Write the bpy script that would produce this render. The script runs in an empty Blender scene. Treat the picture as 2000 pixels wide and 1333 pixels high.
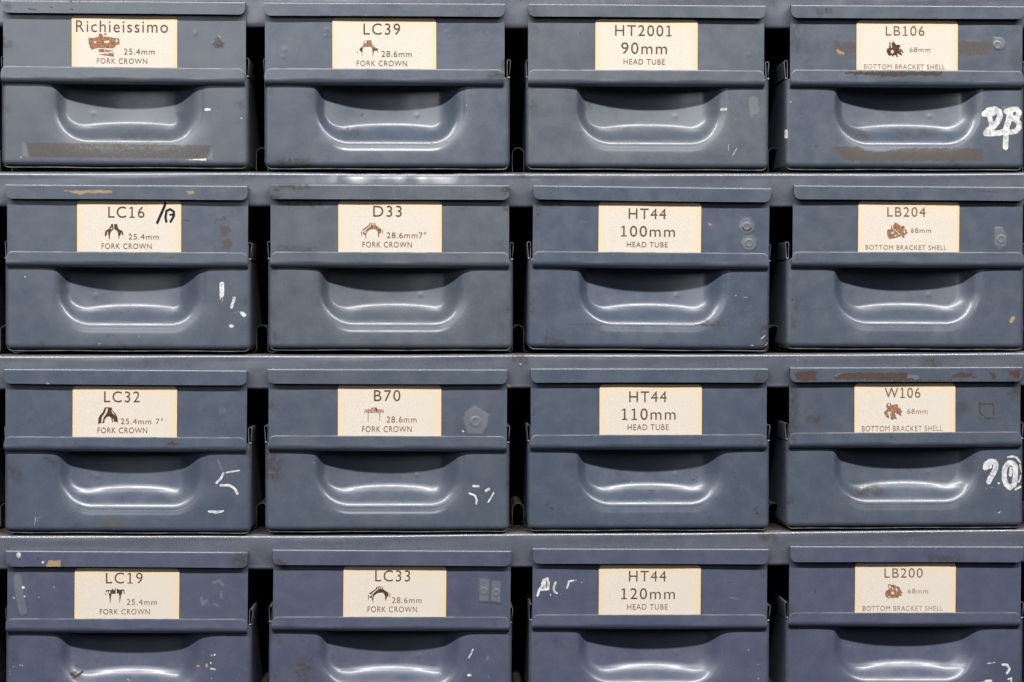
import bpy, math, random
import numpy as np
from mathutils import Vector

scene = bpy.context.scene
col = scene.collection
R = math.radians
S = 0.0003            # one measuring unit of the tables below is 0.3 mm on the cabinet's front plane

# ------------------------------------------------------------------ camera, world, lamps, exposure
F = 3667.0
YAW, PITCH = R(2.0), R(-0.9)
d = Vector((math.sin(YAW) * math.cos(PITCH), math.cos(YAW) * math.cos(PITCH), math.sin(PITCH)))
cam = bpy.data.cameras.new('camera')
cam.sensor_width = 36.0
cam.lens = F / 2000.0 * 36.0
cam.clip_start, cam.clip_end = 0.05, 50
camera = bpy.data.objects.new('camera', cam)
camera.location = -d * F * S
camera.rotation_euler = d.to_track_quat('-Z', 'Y').to_euler()
col.objects.link(camera)
scene.camera = camera

world = bpy.data.worlds.new('World')
scene.world = world
world.use_nodes = True
bg = world.node_tree.nodes['Background']
bg.inputs['Color'].default_value = (0.86, 0.86, 1.0, 1)
bg.inputs['Strength'].default_value = 0.012


def area(name, loc, aim, sx, sy, power, color):
    l = bpy.data.lights.new(name, 'AREA')
    l.shape = 'RECTANGLE'
    l.size, l.size_y = sx, sy
    l.energy = power
    l.color = color
    o = bpy.data.objects.new(name, l)
    o.location = loc
    o.rotation_euler = (Vector(aim) - Vector(loc)).to_track_quat('-Z', 'Y').to_euler()
    col.objects.link(o)
    return o


E = R(45)
area('ceiling_lamp', (0.02, -2.6 * math.cos(E), 2.6 * math.sin(E)), (0, 0, 0), 4.6, 0.10, 168, (1.0, 0.985, 0.96))
E2 = R(33)
area('ceiling_panel', (-0.15, -3.0 * math.cos(E2), 3.0 * math.sin(E2)), (0, 0, 0), 2.6, 1.0, 5, (0.90, 0.84, 1.0))
area('upper_left_soft_light', (-0.95, -2.5, 0.95), (-0.1, 0, 0.05), 1.1, 0.8, 8, (0.92, 0.97, 1.0))  # unseen soft light added for the sheen on the upper left drawers
scene.view_settings.view_transform = 'Standard'
scene.view_settings.look = 'None'
scene.view_settings.exposure = 0.0
scene.view_settings.gamma = 1.0
scene.render.film_transparent = False

# ------------------------------------------------------------------ measuring helpers
right_v = Vector((math.cos(YAW), -math.sin(YAW), 0))
up_v = right_v.cross(d)


def wall(px, py, depth=0.0):
    """point of the photograph -> x, z on the upright plane `depth` units behind the drawer fronts"""
    ray = d * F + right_v * (px - 1000.0) + up_v * (666.5 - py)
    c = -d * F
    t = (depth - c.y) / ray.y
    p = c + ray * t
    return p.x, p.z


# ------------------------------------------------------------------ materials
def new_mat(name):
    m = bpy.data.materials.new(name)
    m.use_nodes = True
    nt = m.node_tree
    for n in list(nt.nodes):
        nt.nodes.remove(n)
    out = nt.nodes.new('ShaderNodeOutputMaterial')
    b = nt.nodes.new('ShaderNodeBsdfPrincipled')
    nt.links.new(b.outputs[0], out.inputs[0])
    return m, nt, b


def N(nt, kind, **kw):
    n = nt.nodes.new(kind)
    for k, v in kw.items():
        setattr(n, k, v)
    return n


def link(nt, a, b):
    nt.links.new(a, b)


def noise(nt, scale, detail=3.0, rough=0.5, vec=None, stretch=None):
    n = N(nt, 'ShaderNodeTexNoise')
    n.inputs['Scale'].default_value = scale
    n.inputs['Detail'].default_value = detail
    n.inputs['Roughness'].default_value = rough
    if vec is not None:
        if stretch:
            mp = N(nt, 'ShaderNodeMapping')
            mp.inputs['Scale'].default_value = stretch
            link(nt, vec, mp.inputs['Vector'])
            vec = mp.outputs[0]
        link(nt, vec, n.inputs['Vector'])
    return n.outputs['Fac']


def ramp(nt, v, lo, hi, a=0.0, b=1.0):
    m = N(nt, 'ShaderNodeMapRange')
    m.interpolation_type = 'SMOOTHSTEP'
    m.inputs[1].default_value, m.inputs[2].default_value = lo, hi
    m.inputs[3].default_value, m.inputs[4].default_value = a, b
    link(nt, v, m.inputs[0])
    return m.outputs[0]


def math_n(nt, op, a, b=None):
    m = N(nt, 'ShaderNodeMath', operation=op)
    for i, v in enumerate((a, b)):
        if v is None:
            continue
        if isinstance(v, (int, float)):
            m.inputs[i].default_value = v
        else:
            link(nt, v, m.inputs[i])
    return m.outputs[0]


def mix(nt, fac, a, b):
    m = N(nt, 'ShaderNodeMix', data_type='RGBA')
    for i, v in ((0, fac), (6, a), (7, b)):
        if isinstance(v, (int, float)):
            m.inputs[i].default_value = v
        elif isinstance(v, tuple):
            m.inputs[i].default_value = (*v, 1)
        else:
            link(nt, v, m.inputs[i])
    return m.outputs[2]


def paint_material(name, base, dusty=False, seed=0.0, marked=True, gloss=0.34, peel=0.35, coat_r=0.19):
    m, nt, b = new_mat(name)
    geo = N(nt, 'ShaderNodeNewGeometry')
    pos = geo.outputs['Position']
    off = N(nt, 'ShaderNodeVectorMath', operation='ADD')
    off.inputs[1].default_value = (seed * 1.7, seed, seed * 2.3)
    link(nt, pos, off.inputs[0])
    pos = off.outputs[0]
    big = noise(nt, 14, 3, 0.55, pos)
    mid = noise(nt, 90, 4, 0.6, pos)
    fine = noise(nt, 1900, 2, 0.6, pos)
    c = mix(nt, ramp(nt, big, 0.3, 0.7), tuple(x * 0.93 for x in base), tuple(x * y for x, y in zip(base, (1.12, 1.07, 1.04))))
    hue = noise(nt, 42, 3, 0.6, pos)
    c = mix(nt, ramp(nt, hue, 0.42, 0.68, 0, 0.5), c, tuple(x * y for x, y in zip(base, (1.18, 1.0, 1.03))))
    c = mix(nt, ramp(nt, mid, 0.45, 0.8, 0, 0.16), c, (0.10, 0.096, 0.09))
    c = mix(nt, ramp(nt, fine, 0.30, 0.70, 0.0, 0.62), c, tuple(x * 1.62 for x in base))
    # faint vertical and slanting hair scratches
    sc = noise(nt, 60, 2, 0.5, pos, (9, 9, 0.5))
    c = mix(nt, ramp(nt, sc, 0.76, 0.80, 0, 0.35), c, (0.22, 0.24, 0.27))
    dk = noise(nt, 420, 2, 0.5, pos)
    c = mix(nt, ramp(nt, dk, 0.755, 0.79, 0, 0.75), c, (0.045, 0.038, 0.035))
    rough = ramp(nt, mid, 0.25, 0.8, gloss + 0.04, gloss + 0.22)
    if marked:
        a1 = N(nt, 'ShaderNodeAttribute', attribute_name='mark')
        a2 = N(nt, 'ShaderNodeAttribute', attribute_name='mark_b')
        s1, s2 = N(nt, 'ShaderNodeSeparateColor'), N(nt, 'ShaderNodeSeparateColor')
        link(nt, a1.outputs['Color'], s1.inputs[0])
        link(nt, a2.outputs['Color'], s2.inputs[0])
        n1 = noise(nt, 700, 4, 0.65, pos)
        n2 = noise(nt, 330, 5, 0.7, pos)
        n3 = noise(nt, 750, 6, 0.75, pos)
        streak = noise(nt, 650, 4, 0.7, pos, (1, 1, 0.22))

        def layer(v, nz, k, lo=0.46, hi=0.56, top=1.0):
            w = math_n(nt, 'ADD', v, math_n(nt, 'MULTIPLY', math_n(nt, 'SUBTRACT', nz, 0.5), k))
            return ramp(nt, w, lo, hi, 0, top)
        # soft grime, tape residue, rust-brown, grey film, tan bare primer, white paint
        gr = math_n(nt, 'MULTIPLY', s1.outputs[2], ramp(nt, n2, 0.32, 0.62))
        c = mix(nt, math_n(nt, 'MULTIPLY', gr, 0.85), c, (0.055, 0.046, 0.036))
        f_grey = layer(s2.outputs[0], n2, 0.45, 0.40, 0.62, 0.50)
        c = mix(nt, f_grey, c, (0.19, 0.195, 0.205))
        f_res = math_n(nt, 'MULTIPLY', layer(s1.outputs[1], n3, 0.95, 0.30, 0.85, 0.84), ramp(nt, n1, 0.25, 0.6, 0.72, 1.0))
        rc = mix(nt, n1, (0.048, 0.036, 0.025), (0.115, 0.092, 0.066))
        c = mix(nt, f_res, c, rc)
        f_rust = layer(s2.outputs[1], n3, 1.1, 0.44, 0.56, 0.92)
        c = mix(nt, f_rust, c, mix(nt, n1, (0.036, 0.021, 0.014), (0.090, 0.058, 0.040)))
        f_tan = layer(s2.outputs[2], n1, 0.3)
        c = mix(nt, f_tan, c, mix(nt, n2, (0.27, 0.18, 0.085), (0.42, 0.30, 0.17)))
        f_white = layer(s1.outputs[0], streak, 0.46)
        wc = mix(nt, ramp(nt, n2, 0.35, 0.65), (0.56, 0.55, 0.53), (0.72, 0.72, 0.71))
        c = mix(nt, math_n(nt, 'MULTIPLY', f_white, ramp(nt, n2, 0.30, 0.58, 0.5, 1.0)), c, wc)
        worn = math_n(nt, 'ADD', math_n(nt, 'ADD', f_res, f_white), math_n(nt, 'ADD', f_rust, f_tan))
        rough = math_n(nt, 'ADD', rough, math_n(nt, 'MULTIPLY', worn, 0.3))
        coat = math_n(nt, 'MAXIMUM', math_n(nt, 'MULTIPLY', math_n(nt, 'SUBTRACT', 1.0, math_n(nt, 'ADD', worn, gr)), 0.45), 0.0)
        link(nt, coat, b.inputs['Coat Weight'])
        spec = math_n(nt, 'MAXIMUM', math_n(nt, 'SUBTRACT', 0.95, math_n(nt, 'MULTIPLY', math_n(nt, 'ADD', worn, gr), 0.7)), 0.15)
        link(nt, spec, b.inputs['Specular IOR Level'])
    if dusty:
        geo2 = N(nt, 'ShaderNodeSeparateXYZ')
        link(nt, geo.outputs['Normal'], geo2.inputs[0])
        upf = ramp(nt, geo2.outputs[2], 0.75, 0.98)
        dn = noise(nt, 160, 5, 0.7, pos)
        c = mix(nt, math_n(nt, 'MULTIPLY', upf, ramp(nt, dn, 0.25, 0.6, 0.35, 0.9)), c,
                mix(nt, dn, (0.12, 0.085, 0.07), (0.30, 0.25, 0.22)))
    link(nt, c, b.inputs['Base Color'])
    link(nt, rough, b.inputs['Roughness'])
    if not marked:
        b.inputs['Specular IOR Level'].default_value = 0.6
    b.inputs['Coat Roughness'].default_value = coat_r
    bump = N(nt, 'ShaderNodeBump')
    bump.inputs['Strength'].default_value = peel
    bump.inputs['Distance'].default_value = 0.00035
    h = math_n(nt, 'ADD', math_n(nt, 'MULTIPLY', noise(nt, 110, 2, 0.5, pos), 0.6), math_n(nt, 'MULTIPLY', noise(nt, 900, 2, 0.5, pos), 0.025))
    link(nt, h, bump.inputs['Height'])
    link(nt, bump.outputs[0], b.inputs['Normal'])
    return m


BASE = (0.054, 0.071, 0.099)
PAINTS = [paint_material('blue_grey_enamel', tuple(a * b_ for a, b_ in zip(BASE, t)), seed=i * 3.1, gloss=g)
          for i, (t, g) in enumerate([((1.0, 1.0, 1.0), 0.30), ((1.07, 1.03, 0.96), 0.33), ((0.96, 0.98, 1.03), 0.28), ((1.05, 0.965, 1.11), 0.31)])]  # last tint puts the bottom row's violet light cast into the paint
FRAME = paint_material('frame_enamel', (0.076, 0.086, 0.112), dusty=True, seed=7.7, gloss=0.22, peel=0.5, coat_r=0.10)
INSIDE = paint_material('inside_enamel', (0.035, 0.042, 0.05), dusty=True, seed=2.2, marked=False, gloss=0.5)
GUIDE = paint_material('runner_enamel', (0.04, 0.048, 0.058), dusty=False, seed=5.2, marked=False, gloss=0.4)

m, nt, b = new_mat('worn_sheet_edge')
tc = N(nt, 'ShaderNodeNewGeometry')
nz = noise(nt, 110, 3, 0.5, tc.outputs['Position'])
link(nt, mix(nt, ramp(nt, nz, 0.38, 0.62), (0.07, 0.082, 0.105), (0.19, 0.19, 0.19)), b.inputs['Base Color'])
b.inputs['Roughness'].default_value = 0.5
b.inputs['Metallic'].default_value = 0.25
EDGE = m

m, nt, b = new_mat('label_paper')
g = N(nt, 'ShaderNodeNewGeometry')
att = N(nt, 'ShaderNodeAttribute', attribute_name='age')
sep = N(nt, 'ShaderNodeSeparateColor')
link(nt, att.outputs['Color'], sep.inputs[0])
fib = noise(nt, 1500, 3, 0.6, g.outputs['Position'])
spot = noise(nt, 70, 4, 0.6, g.outputs['Position'])
c = mix(nt, ramp(nt, fib, 0.3, 0.7), (0.61, 0.55, 0.475), (0.71, 0.65, 0.57))
c = mix(nt, ramp(nt, spot, 0.66, 0.82, 0, 0.3), c, (0.60, 0.44, 0.25))
c = mix(nt, sep.outputs[1], c, (0.80, 0.56, 0.27))
c = mix(nt, ramp(nt, sep.outputs[0], 0.44, 0.56), c, (0.012, 0.011, 0.02))
link(nt, c, b.inputs['Base Color'])
b.inputs['Roughness'].default_value = 0.75
b.inputs['Specular IOR Level'].default_value = 0.25
bp = N(nt, 'ShaderNodeBump')
bp.inputs['Strength'].default_value = 0.25
bp.inputs['Distance'].default_value = 0.0001
link(nt, fib, bp.inputs['Height'])
link(nt, bp.outputs[0], b.inputs['Normal'])
PAPER = m


def ink_material(name, a, bb):
    m, nt, b = new_mat(name)
    g = N(nt, 'ShaderNodeNewGeometry')
    f = noise(nt, 1100, 3, 0.6, g.outputs['Position'])
    link(nt, mix(nt, ramp(nt, f, 0.35, 0.65), a, bb), b.inputs['Base Color'])
    b.inputs['Roughness'].default_value = 0.7
    b.inputs['Specular IOR Level'].default_value = 0.2
    return m


INK = ink_material('brown_print', (0.085, 0.038, 0.028), (0.15, 0.08, 0.06))
INK_SOFT = ink_material('brown_print_fine', (0.15, 0.075, 0.05), (0.24, 0.13, 0.09))
INK_FADED = ink_material('brown_print_faded', (0.24, 0.135, 0.09), (0.38, 0.25, 0.17))
PIC = {'dark': ink_material('picture_print_dark', (0.045, 0.02, 0.014), (0.12, 0.055, 0.035)),
       'mid': ink_material('picture_print_mid', (0.17, 0.07, 0.035), (0.40, 0.22, 0.13)),
       'pale': ink_material('picture_print_pale', (0.30, 0.14, 0.08), (0.56, 0.38, 0.27)),
       'paper': ink_material('picture_light', (0.64, 0.57, 0.48), (0.74, 0.68, 0.60))}


# ------------------------------------------------------------------ mesh helpers
def link_obj(name, me, parent=None):
    o = bpy.data.objects.new(name, me)
    col.objects.link(o)
    if parent:
        o.parent = parent
    return o


def thing(name, label, cat, loc=(0, 0, 0), rot=0.0, group=None):
    o = bpy.data.objects.new(name, None)
    o.empty_display_size = 0.02
    o.location = loc
    o.rotation_euler = (0, rot, 0)
    col.objects.link(o)
    o['label'], o['category'] = label, cat
    if group:
        o['group'] = group
    return o


def sheet(name, P, mats, parent, thick=2.5, attrs=None, worn_first=False):
    """P: (n, m, 3) grid in units, x right, y depth, z up. Front surface + back surface + rim faces (own verts)."""
    P = np.asarray(P, float)
    n, k, _ = P.shape
    du = np.gradient(P, axis=0)
    dv = np.gradient(P, axis=1)
    nrm = np.cross(du, dv)
    nrm /= np.maximum(np.linalg.norm(nrm, axis=2, keepdims=True), 1e-9)
    back = P + nrm * thick
    verts = [P.reshape(-1, 3), back.reshape(-1, 3)]
    idx = np.arange(n * k).reshape(n, k)
    a, b_, c, d_ = idx[:-1, :-1], idx[1:, :-1], idx[1:, 1:], idx[:-1, 1:]
    front = np.stack([a, d_, c, b_], -1).reshape(-1, 4)
    bk = np.stack([a, b_, c, d_], -1).reshape(-1, 4) + n * k
    faces = [front, bk]
    fmat = [np.zeros(len(front), int), np.zeros(len(bk), int)]
    if worn_first:
        fmat[0].reshape(n - 1, k - 1)[:, 0] = 1
    nv = 2 * n * k
    rim = np.concatenate([P[:, 0], P[-1, 1:], P[::-1, -1][1:], P[0, ::-1][1:]])
    rimb = np.concatenate([back[:, 0], back[-1, 1:], back[::-1, -1][1:], back[0, ::-1][1:]])
    L = len(rim)
    verts += [rim, rimb]
    i = np.arange(L - 1)
    rf = np.stack([nv + i, nv + i + 1, nv + L + i + 1, nv + L + i], -1)
    faces.append(rf)
    fmat.append(np.full(len(rf), 1 if len(mats) > 1 else 0))
    V = np.concatenate(verts) * S
    FF = np.concatenate(faces)
    me = bpy.data.meshes.new(name)
    me.vertices.add(len(V))
    me.vertices.foreach_set('co', V.astype(np.float32).ravel())
    me.loops.add(FF.size)
    me.loops.foreach_set('vertex_index', FF.astype(np.int32).ravel())
    me.polygons.add(len(FF))
    me.polygons.foreach_set('loop_start', (np.arange(len(FF)) * 4).astype(np.int32))
    me.polygons.foreach_set('loop_total', np.full(len(FF), 4, np.int32))
    me.polygons.foreach_set('material_index', np.concatenate(fmat).astype(np.int32))
    me.polygons.foreach_set('use_smooth', np.ones(len(FF), bool))
    for m_ in mats:
        me.materials.append(m_)
    me.update(calc_edges=True)
    me.validate()
    for an, arr in (attrs or {}).items():
        at = me.color_attributes.new(an, 'FLOAT_COLOR', 'POINT')
        full = np.zeros((len(V), 4), np.float32)
        full[:n * k] = arr.reshape(-1, 4)
        at.data.foreach_set('color', full.ravel())
    return link_obj(name, me, parent)


def extrude_path(name, path, y0, y1, mats, parent, thick=1.8, ny=2):
    """path: (u, w) points seen from the front, sheet metal extruded from depth y0 to y1"""
    path = np.asarray(path, float)
    ys = np.linspace(y0, y1, ny)
    P = np.zeros((len(path), ny, 3))
    P[:, :, 0] = path[:, 0][:, None]
    P[:, :, 2] = -path[:, 1][:, None]
    P[:, :, 1] = ys[None, :]
    return sheet(name, P, mats, parent, thick)


def arc(cx, cy, r, a0, a1, n=8):
    return [(cx + r * math.cos(R(a0 + (a1 - a0) * i / n)), cy + r * math.sin(R(a0 + (a1 - a0) * i / n))) for i in range(n + 1)]


# distance fields for marks (drawer-local units)
def sd_line(U, W, pts):
    out = np.full(U.shape, 1e9)
    pts = [np.array(p, float) for p in pts]
    if len(pts) == 1:
        pts = pts * 2
    for a, b_ in zip(pts[:-1], pts[1:]):
        ab = b_ - a
        L = max(float(ab @ ab), 1e-9)
        t = np.clip(((U - a[0]) * ab[0] + (W - a[1]) * ab[1]) / L, 0, 1)
        out = np.minimum(out, np.hypot(U - a[0] - ab[0] * t, W - a[1] - ab[1] * t))
    return out


def sd_poly(U, W, pts):
    pts = [np.array(p, float) for p in pts]
    dist = sd_line(U, W, pts + [pts[0]])
    inside = np.zeros(U.shape, bool)
    for a, b_ in zip(pts, pts[1:] + pts[:1]):
        cond = (a[1] > W) != (b_[1] > W)
        with np.errstate(divide='ignore', invalid='ignore'):
            x = (b_[0] - a[0]) * (W - a[1]) / (b_[1] - a[1] + 1e-12) + a[0]
        inside ^= cond & (U < x)
    return np.where(inside, -dist, dist)


LAY = {'white': (0, 0), 'res': (0, 1), 'grime': (0, 2), 'grey': (1, 0), 'rust': (1, 1), 'tan': (1, 2)}


def paint_marks(U, W, marks):
    A = np.zeros(U.shape + (4,), np.float32)
    B = np.zeros(U.shape + (4,), np.float32)
    A[..., 3] = B[..., 3] = 1
    spread = []
    for mk in marks:      # a rust spot is a cluster of pits
        if mk[0] == 'rust' and mk[1] == 'line' and mk[3] >= 1.5 and len(mk[2]) <= 2:
            a, b_ = np.array(mk[2][0], float), np.array(mk[2][-1], float)
            rs = np.random.RandomState(int(abs(a[0] * 7 + a[1] * 13)) % 9999)
            for _ in range(9):
                q = a + (b_ - a) * rs.rand() + rs.randn(2) * mk[3] * 0.85
                spread.append(('rust', 'line', [tuple(q), tuple(q + rs.randn(2) * mk[3] * 0.4)], mk[3] * rs.uniform(0.15, 0.55), 1.0))
        else:
            spread.append(mk)
    for mk in spread:
        lay, kind, pts, r = mk[:4]
        k = mk[4] if len(mk) > 4 else 1.0
        xs = [p[0] for p in pts]
        ys = [p[1] for p in pts]
        pad = r + 8 if lay != 'grime' else r * 3 + 8
        sel = (U > min(xs) - pad) & (U < max(xs) + pad) & (W > min(ys) - pad) & (W < max(ys) + pad)
        if not sel.any():
            continue
        u, w = U[sel], W[sel]
        if kind == 'poly':
            sd = sd_poly(u, w, pts)
            am = 0.4 if (lay in ('white', 'grey') or (lay == 'res' and k <= 0.74)) else 0.8 if lay == 'tan' else 1.6
            sd = sd + am * (np.sin(u * 0.31 + w * 0.53) + 0.8 * np.sin(u * 0.83 - w * 0.37 + 2) + 0.7 * np.sin(u * 0.17 + w * 1.11 + 1)) * 0.6
        elif kind == 'ring':
            c0 = np.array(pts[0])
            sd = np.abs(np.hypot(u - c0[0], w - c0[1]) - pts[1][0] + c0[0]) - r
        else:
            sd = sd_line(u, w, pts) - r
        if lay == 'grime':
            v = np.exp(-np.maximum(sd, 0) / max(r * 0.7, 1)) * k
        else:
            v = np.clip(0.5 - sd / 5, 0, 1) * k
        T, ch = ((A, B)[LAY[lay][0]], LAY[lay][1])
        cur = T[..., ch]
        cur[sel] = np.maximum(cur[sel], v)
    return {'mark': A, 'mark_b': B}

# ------------------------------------------------------------------ the sixteen drawers, as measured
# flange: left x, left y, right x, right y, height | rail: left, right, top-left y, top-right y, bottom-left y, bottom-right y
# lower front: left, right, bottom-left y, bottom-right y | card: left, right, top y
D = {
 (0, 0): ((3, -1, 479, 3, 26), (1, 477, 129, 134, 161, 167), (2, 485, 323, 326), (140, 346, 31)),
 (0, 1): ((516, 3.5, 986, 6, 27.5), (516.5, 984, 133.5, 136, 165, 168), (515.5, 996, 326, 328), (649, 852, 36)),
 (0, 2): ((1032, 6, 1495, 10, 26.5), (1032, 1494, 136, 138, 167, 170), (1027, 1502, 328, 328.5), (1163, 1363, 39)),
 (0, 3): ((1545.5, 8.4, 2001, 11, 26.6), (1545, 2000, 136, 139, 169, 172), (1533.5, 2001, 328, 329), (1673, 1871, 41)),
 (1, 0): ((11, 359, 483.5, 362, 29.5), (11, 483.5, 491, 493.5, 521.5, 524), (9, 490, 682, 684), (150.5, 354, 392)),
 (1, 1): ((527, 359, 995, 361, 30), (527.6, 994.6, 492, 493.5, 522, 525), (523, 1002, 681, 682), (660.6, 863, 393)),
 (1, 2): ((1042, 361, 1505.5, 367, 28.5), (1041, 1502, 491, 495, 522, 527), (1030, 1503.6, 680, 682), (1169.6, 1370, 395)),
 (1, 3): ((1551, 361, 2002, 364.6, 28.5), (1547, 2001, 492, 493, 522.6, 524), (1535, 2001, 679, 680), (1676.6, 1874, 395)),
 (2, 0): ((8, 719.6, 481.6, 723, 30), (7, 480, 853, 855, 882.6, 884), (8, 490.6, 1038, 1040), (142, 346, 754.6)),
 (2, 1): ((523.4, 720, 991, 721, 29.5), (524, 989.6, 851, 852.6, 882, 883), (517, 995, 1036, 1037), (660, 862, 752)),
 (2, 2): ((1037, 719, 1500, 719, 29), (1036, 1498, 850, 849, 880, 879), (1030, 1503, 1034.5, 1033), (1171, 1371, 752)),
 (2, 3): ((1543.6, 717, 1997, 716, 30), (1542, 1996, 846, 843.6, 877, 874), (1535, 1999, 1030, 1028), (1669, 1866, 749.6)),
 (3, 0): ((12, 1075, 483.6, 1078, 32), (11, 482, 1208.6, 1209.5, 1238, 1239), (10, 491, 1395, 1397), (146, 350.6, 1110.6)),
 (3, 1): ((533, 1073, 998.6, 1075.6, 31), (530.4, 994.7, 1205, 1205.5, 1234.4, 1235), (524, 999.4, 1391, 1391), (671, 872, 1106.4)),
 (3, 2): ((1041, 1070.6, 1501, 1072, 31), (1039.6, 1498.6, 1201, 1201, 1231, 1231), (1032.4, 1503, 1386, 1385), (1170, 1369, 1104.4)),
 (3, 3): ((1544, 1066.4, 1998.6, 1067, 32), (1541, 1994, 1197, 1197, 1226, 1226), (1534, 1998.6, 1381, 1380), (1670.5, 1867, 1099)),
}
ROW0, COL0, K = (0, 340, 700, 1000), (0, 480, 980, 1440), 1 / 3.5714


def zc(c, r, ox, oy, sc, pts):
    return [((ox + u / sc - COL0[c]) / K, (oy + v / sc - ROW0[r]) / K) for u, v in pts]


FC, HT, BB = 'FORK CROWN', 'HEAD TUBE', 'BOTTOM BRACKET SHELL'
# printed lines of each card: text, left, right, cap top, base line
TEXT = {
 (0, 0): [('Richieissimo', 148.5, 328, 40, 64), ('25.4mm', 242, 302, 95, 107), (FC, 189.5, 287.5, 114, 125)],
 (0, 1): [('LC39', 710, 781.5, 46, 68), ('28.6mm', 745, 804, 99.5, 111.5), (FC, 697, 795, 118.5, 129.5)],
 (0, 2): [('HT2001', 1201.5, 1312, 49, 71), ('90mm', 1213.5, 1302.5, 83, 106), (HT, 1218, 1298.5, 115.5, 126.5)],
 (0, 3): [('LB106', 1730, 1805.5, 51, 70), ('68mm', 1776.5, 1816.5, 92.5, 102), (BB, 1687.5, 1845.5, 125.5, 135.5)],
 (1, 0): [('LC16', 211.5, 282, 403.5, 425.5), ('25.4mm', 251, 310.5, 457, 468), (FC, 198.5, 296, 475.5, 486.5)],
 (1, 1): [('D33', 729, 784.5, 402, 423.5), ('28.6mm7°', 755.5, 832.5, 453.5, 465.5), (FC, 708, 804.5, 472.5, 483.5)],
 (1, 2): [('HT44', 1228, 1301, 407, 428.5), ('100mm', 1213, 1318, 441, 463), (HT, 1224.5, 1304, 472.5, 483.5)],
 (1, 3): [('LB204', 1733, 1807.5, 404.5, 423.5), ('68mm', 1779, 1818.5, 445.5, 455), (BB, 1690.5, 1848.5, 478.5, 488.5)],
 (2, 0): [('LC32', 203.5, 273, 764.5, 786), ('25.4mm 7°', 236, 318.5, 817, 829), (FC, 190.5, 287.5, 835, 846.5)],
 (2, 1): [('B70', 730.5, 782, 762, 783.5), ('28.6mm', 755, 813.5, 813.5, 825.5), (FC, 707.5, 804, 832.5, 844)],
 (2, 2): [('HT44', 1229, 1302, 764.5, 785.5), ('110mm', 1214.5, 1319.5, 798, 820), (HT, 1226, 1306, 829, 840)],
 (2, 3): [('W106', 1728, 1797.5, 757.5, 777), ('68mm', 1772, 1811.5, 798.5, 808.5), (BB, 1683.5, 1841, 832, 842)],
 (3, 0): [('LC19', 207, 278.5, 1118.5, 1140), ('25.4mm', 247.5, 306.5, 1170.5, 1182), (FC, 195, 292.5, 1189.5, 1200.5)],
 (3, 1): [('LC33', 733, 801, 1114, 1136), ('28.6mm', 765.5, 823.5, 1166.5, 1178.5), (FC, 718, 814.5, 1184.5, 1196)],
 (3, 2): [('HT44', 1228.5, 1301, 1115, 1136), ('120mm', 1213.5, 1318, 1149, 1170.5), (HT, 1225, 1304, 1180, 1191)],
 (3, 3): [('LB200', 1727.5, 1802, 1110, 1128.5), ('68mm', 1773, 1812.5, 1150, 1159.5), (BB, 1685, 1841.5, 1183.5, 1193)],
}

CROWN33 = [('m', [(745, 190), (850, 180), (860, 310), (930, 300), (900, 180), (940, 190), (970, 300), (1060, 370), (1200, 460), (1245, 530), (1245, 650), (1180, 670), (1130, 800), (1100, 910), (1080, 800), (1075, 640), (1030, 540), (960, 480), (760, 490), (640, 540), (540, 640), (500, 760), (490, 1000), (450, 800), (430, 750), (345, 740), (340, 660), (440, 590), (600, 440), (745, 330)]),
           ('m', [(690, 190), (720, 190), (690, 285), (700, 300), (560, 400), (400, 545), (290, 550), (350, 490), (500, 390), (640, 290), (650, 230)]),
           ('m', [(255, 600), (300, 620), (290, 690), (265, 850), (255, 850)]),
           ('m', [(1305, 500), (1325, 500), (1320, 690), (1290, 730)]),
           ('l', [(780, 225), (830, 225), (830, 290), (780, 290)]), ('l', [(425, 650), (500, 580), (470, 700), (445, 740)])]
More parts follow.
